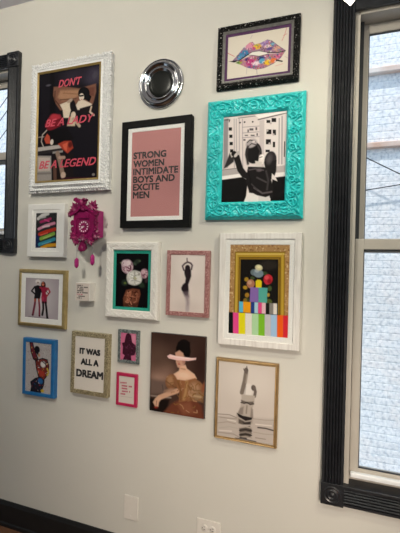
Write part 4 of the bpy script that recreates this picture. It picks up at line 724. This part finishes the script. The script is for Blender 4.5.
# ------------------------------------------------------------------ cuckoo clock
M_mag_shaded = mat('magenta_lacquer_shaded', (.235, .005, .080), .36, noise=((.16, .004, .055), 30, .4, .7))  # front and carving: the clock's magenta with shade put into the colour
M_mag_lit = mat('magenta_lacquer_lit', (.40, .009, .17), .4, noise=((.34, .008, .15), 30, .4, .7))  # case and weights: same magenta, lightened as the lit side
M_numeral = mat('white_numeral_enamel', (.82, .74, .78), .5, noise=((.76, .68, .72), 60, .4, .7))
M_chain = mat('grey_metal_chain', (.35, .33, .34), .4, metal=.8, noise=((.25, .24, .25), 200, .4, .7))
CX, CZ = -1.251, 1.660
def q(x, z): return ((x - 150) * .00095, (230 - z) * .00079)      # carving drawings to metres about the dial's centre
r = thing('cuckoo_clock', (CX, 0, CZ - .2), 'magenta carved cuckoo clock with leaves, bird and two hanging weights', 'clock')
def put(m, P, y0, y1):
    m.prism([(a, b + .2) for a, b in P], y0, y1)
bx = MB(); bx.bbox(-.060, .055, -.070, -.0003, .2 - .048, .2 + .085, .002)
bx.build('case', M_mag_lit, r)
pl = MB()
put(pl, [q(*p) for p in [(95, 128), (150, 92), (205, 128), (228, 142), (222, 160), (222, 272), (205, 296), (150, 318), (95, 296), (80, 272), (80, 160), (72, 142)]], -.082, -.068)
put(pl, [q(*p) for p in [(66, 150), (150, 88), (234, 150), (228, 162), (150, 108), (72, 162)]], -.094, -.080)          # gable
put(pl, [q(*p) for p in [(120, 150), (150, 128), (180, 150), (180, 178), (120, 178)]], -.090, -.081)                   # little door
put(pl, [q(*p) for p in [(88, 175), (104, 175), (104, 285), (88, 275)]], -.089, -.081); put(pl, [q(*p) for p in [(198, 175), (214, 175), (214, 275), (198, 285)]], -.089, -.081)
pl.build('front_plate', M_mag_shaded, r, merge=False)
LEAF = [(0, -1), (.10, -.55), (.45, -.75), (.40, -.45), (.95, -.35), (.70, -.05), (1.0, .25), (.55, .25), (.60, .62), (.28, .50), (0, 1.0), (-.28, .50), (-.60, .62), (-.55, .25), (-1.0, .25), (-.70, -.05), (-.95, -.35), (-.40, -.45), (-.45, -.75), (-.10, -.55)]
def leaf(cx, cz, sx, ang, y):
    x, z = q(cx, cz); z += .2; n_ = len(LEAF); ca, sa = math.cos(ang), math.sin(ang); s = sx * .00102
    def T(a, b, k=1.0): return (x + s * k * (a * ca - b * sa), z + s * k * (a * sa + b * ca))
    V = []; 
    for k, d in ((1, y), (1, y - .004), (.62, y - .011)):
        V += [(T(a, b, k)[0], d, T(a, b, k)[1]) for a, b in LEAF]
    V.append((x, y - .007, z)); c = len(V) - 1
    F = [(i * n_ + k, i * n_ + (k + 1) % n_, (i + 1) * n_ + (k + 1) % n_, (i + 1) * n_ + k) for i in range(2) for k in range(n_)] + [(2 * n_ + k, 2 * n_ + (k + 1) % n_, c) for k in range(n_)] + [tuple(range(n_))]
    MB().add(V, F).build('leaf', M_mag_shaded, r, merge=False)
for a in [(92, 112, 34, .5, -.084), (62, 148, 18, 1.2, -.083), (203, 104, 34, -.5, -.084), (228, 148, 18, -1.2, -.083), (84, 288, 28, 2.2, -.082), (102, 322, 24, 2.9, -.082), (226, 284, 28, -2.2, -.082), (192, 320, 24, -2.9, -.082),
          (78, 205, 15, 1.5, -.083), (226, 205, 15, -1.5, -.083), (150, 300, 26, 3.14, -.083), (150, 118, 20, 0, -.090), (80, 245, 14, 1.7, -.083), (225, 245, 14, -1.7, -.083)]: leaf(*a)
b = MB()
bw = [q(*p) for p in [(90, 60), (108, 50), (128, 58), (140, 66), (152, 52), (166, 54), (176, 66), (168, 72), (164, 90), (150, 102), (132, 104), (116, 90), (120, 78), (106, 70)]]
put(b, bw, -.098, -.086)
x, z = q(142, 84); b.ball((x, -.100, z + .2), .013, .011, .019)
x, z = q(160, 62); b.ball((x, -.102, z + .2), .009, .008, .008); b.lathe([(.004, 0), (.0005, .011)], (x + .007, -.102, z + .2), (1, 0, -.1), 8)
put(b, [q(*p) for p in [(136, 78), (112, 48), (98, 54), (92, 66), (118, 84)]], -.104, -.096); put(b, [q(*p) for p in [(128, 96), (120, 120), (134, 124), (146, 100)]], -.102, -.092)
b.build('carved_bird', M_mag_shaded, r, merge=False)
d_ = MB().lathe([(.034, 0), (.034, .005), (.031, .008), (.029, .006), (.001, .006)], (0, -.082, .2), (0, -1, 0), 36); dial = d_.build('dial', M_mag_shaded, r, merge=False)
nu = MB()
for k in range(12):
    t = 2 * math.pi * k / 12; ca, sa = math.cos(t), math.sin(t)
    V = []
    for rr, hw in ((.0205, .0022), (.0275, .0030)):
        for sg in (-1, 1): V.append((rr * sa + sg * hw * ca, -.0886, .2 + rr * ca - sg * hw * sa))
    V += [(a_, -.0876, c_) for a_, _, c_ in V]
    nu.add(V, [(0, 1, 3, 2), (4, 6, 7, 5), (0, 2, 6, 4), (1, 5, 7, 3), (0, 4, 5, 1), (2, 3, 7, 6)])
nu.build('numerals', M_numeral, dial, merge=False)
for ang, ln, wd in ((2.15, .017, .0030), (1.75, .014, .0036)):
    t = ang; ca, sa = math.cos(t), math.sin(t); P = [(-wd * ca - .004 * sa, wd * sa - .004 * ca), (wd * ca - .004 * sa, -wd * sa - .004 * ca), (wd * ca + ln * .7 * sa, -wd * sa + ln * .7 * ca), (ln * sa, ln * ca), (-wd * ca + ln * .7 * sa, wd * sa + ln * .7 * ca)]
    h = MB(); h.prism([(-a_, b_ + .2) for a_, b_ in P], -.0910, -.0892); h.build('hand', M_numeral, dial)
pn = MB(); x0_, z0_ = q(136, 300); x1_, z1_ = q(133, 352)
pn.tube([(x0_, -.066, z0_ + .2), (x1_, -.070, z1_ + .2)], .0028)
put(pn, [q(*p) for p in [(128, 318), (142, 318), (158, 345), (160, 366), (146, 382), (126, 383), (110, 370), (116, 350)]], -.080, -.068)
pn.ball((x1_, -.080, z1_ + .188), .012, .006, .015)
pn.build('pendulum', M_mag_shaded, r, merge=False)
for (wx, za, zb, zt) in ((105, 425, 491, 320), (204, 402, 471, 300)):
    x, zt_ = q(wx, zt); _, za_ = q(wx, za); _, zb_ = q(wx, zb); L = za_ - zb_
    ch = MB(); nlk = 14
    ch.tube([(x, -.080, zt_ + .2), (x, -.080, za_ + .197)], .0009, 5)
    for i in range(nlk): ch.ball((x, -.080, za_ + .2 + (zt_ - za_) * i / nlk), .0016, .0013, .0024, 6, 4)
    cho = ch.build('chain', M_chain, r, merge=False)
    wt = MB().lathe([(.002, 0), (.0055, .004), (.0095, L * .16), (.0105, L * .3), (.0105, L * .7), (.0095, L * .84), (.0055, L - .004), (.002, L)], (x, -.080, zb_ + .2), (0, 0, 1), 8, smooth=False)
    for i in range(4):
        wt.lathe([(.0105, 0), (.0118, .0018), (.0105, .0036)], (x, -.080, zb_ + .2 + L * (.26 + .14 * i)), (0, 0, 1), 8, smooth=False, cap=False)
    wt.build('weight', M_mag_lit, r, merge=False)

# ------------------------------------------------------------------ plates on the lower wall
M_plate = mat('ivory_plate_plastic', (.72, .68, .63), .38, noise=((.70, .66, .61), 30, .4, .7))
M_slot = mat('dark_outlet_slot', (.03, .028, .026), .6)
r = thing('blank_wall_plate', (-.993, 0, .228), 'blank upright ivory wall plate low on the wall', 'wall plate')
m_ = MB().bbox(-.0385, .0385, -.006, -.0002, 0, .117, .0022); m_.build('plate', M_plate, r)
for z in (.018, .099): MB().lathe([(.0028, 0), (.0028, .0010), (.0018, .0016), (.0003, .0017)], (0, -.0058, z), (0, -1, 0), 10).build('screw', M_plate, r)
r = thing('electrical_outlet', (-.589, 0, .250), 'sideways ivory electrical outlet with two sockets, just above the baseboard', 'outlet')
MB().bbox(-.057, .057, -.006, -.0002, 0, .074, .0022).build('plate', M_plate, r)
for sx in (-.020, .020):
    m_ = MB().lathe([(.0155, 0), (.0155, .0022), (.0145, .0030), (.0005, .0030)], (sx, -.0055, .037), (0, -1, 0), 24); s_ = m_.build('socket', M_plate, r, merge=False)
    k = MB()
    for dz in (-.0055, .0055): k.box(sx - .003, sx + .005, -.0090, -.0080, .037 + dz - .0011, .037 + dz + .0011)
    k.lathe([(.0022, 0), (.0022, .0008), (.0002, .0009)], (sx - .008, -.0082, .037), (0, -1, 0), 10); k.build('slots', M_slot, s_, merge=False)
MB().lathe([(.0025, 0), (.0025, .0010), (.0003, .0015)], (0, -.0058, .037), (0, -1, 0), 10).build('screw', M_plate, r)

# ------------------------------------------------------------------ spotlight hung from the ceiling by the window
M_lampw = mat('white_lamp_enamel', (.80, .79, .77), .35, noise=((.77, .76, .74), 20, .4, .7))
M_shade = mat('glowing_frosted_shade', (.80, .78, .74), .5, noise=((.77, .75, .70), 20, .4, .7), emit=((1.0, .90, .72), 5))
M_bulb = mat('glowing_bulb', (1, .9, .75), .4, emit=((1.0, .88, .66), 14))
r = thing('track_spotlight', (LAMP[0], LAMP[1], LAMP[2]), 'white spotlight glowing at the top of the photo in front of the black window casing', 'lamp')
ax = LAMP_DIR
hd = MB(); hd.lathe([(.0365, 0), (.0375, -.004), (.036, -.05), (.030, -.085), (.018, -.10), (.001, -.104)], (0, 0, 0), ax, 32, cap=False)
hd.lathe([(.0365, 0), (.0335, -.001), (.031, -.045), (.012, -.07)], (0, 0, 0), ax, 32, cap=False)
hd.build('shade', M_shade, r, merge=False)
MB().lathe([(.001, -.004), (.016, -.006), (.028, -.012), (.0315, -.022), (.030, -.03)], (0, 0, 0), ax, 24).build('bulb', M_bulb, r)
bk = -ax * .06
MB().tube([tuple(bk + Vector((.0, -.036, 0))), tuple(bk + Vector((.01, -.036, .09))), tuple(bk + Vector((.01, 0, .10))), tuple(bk + Vector((.01, 0, CEIL - LAMP[2] - bk.z - .02)))], .005).build('stem', M_lampw, r)
MB().lathe([(.05, 0), (.05, .016), (.03, .022), (.006, .024)], tuple(bk + Vector((.01, 0, CEIL - LAMP[2] - bk.z))), (0, 0, -1), 28).build('ceiling_mount', M_lampw, r)
light('bulb_light', 'POINT', tuple(Vector(LAMP) + ax * .03), LAMP_POWER, (1.0, .88, .68), shadow_soft_size=.025)
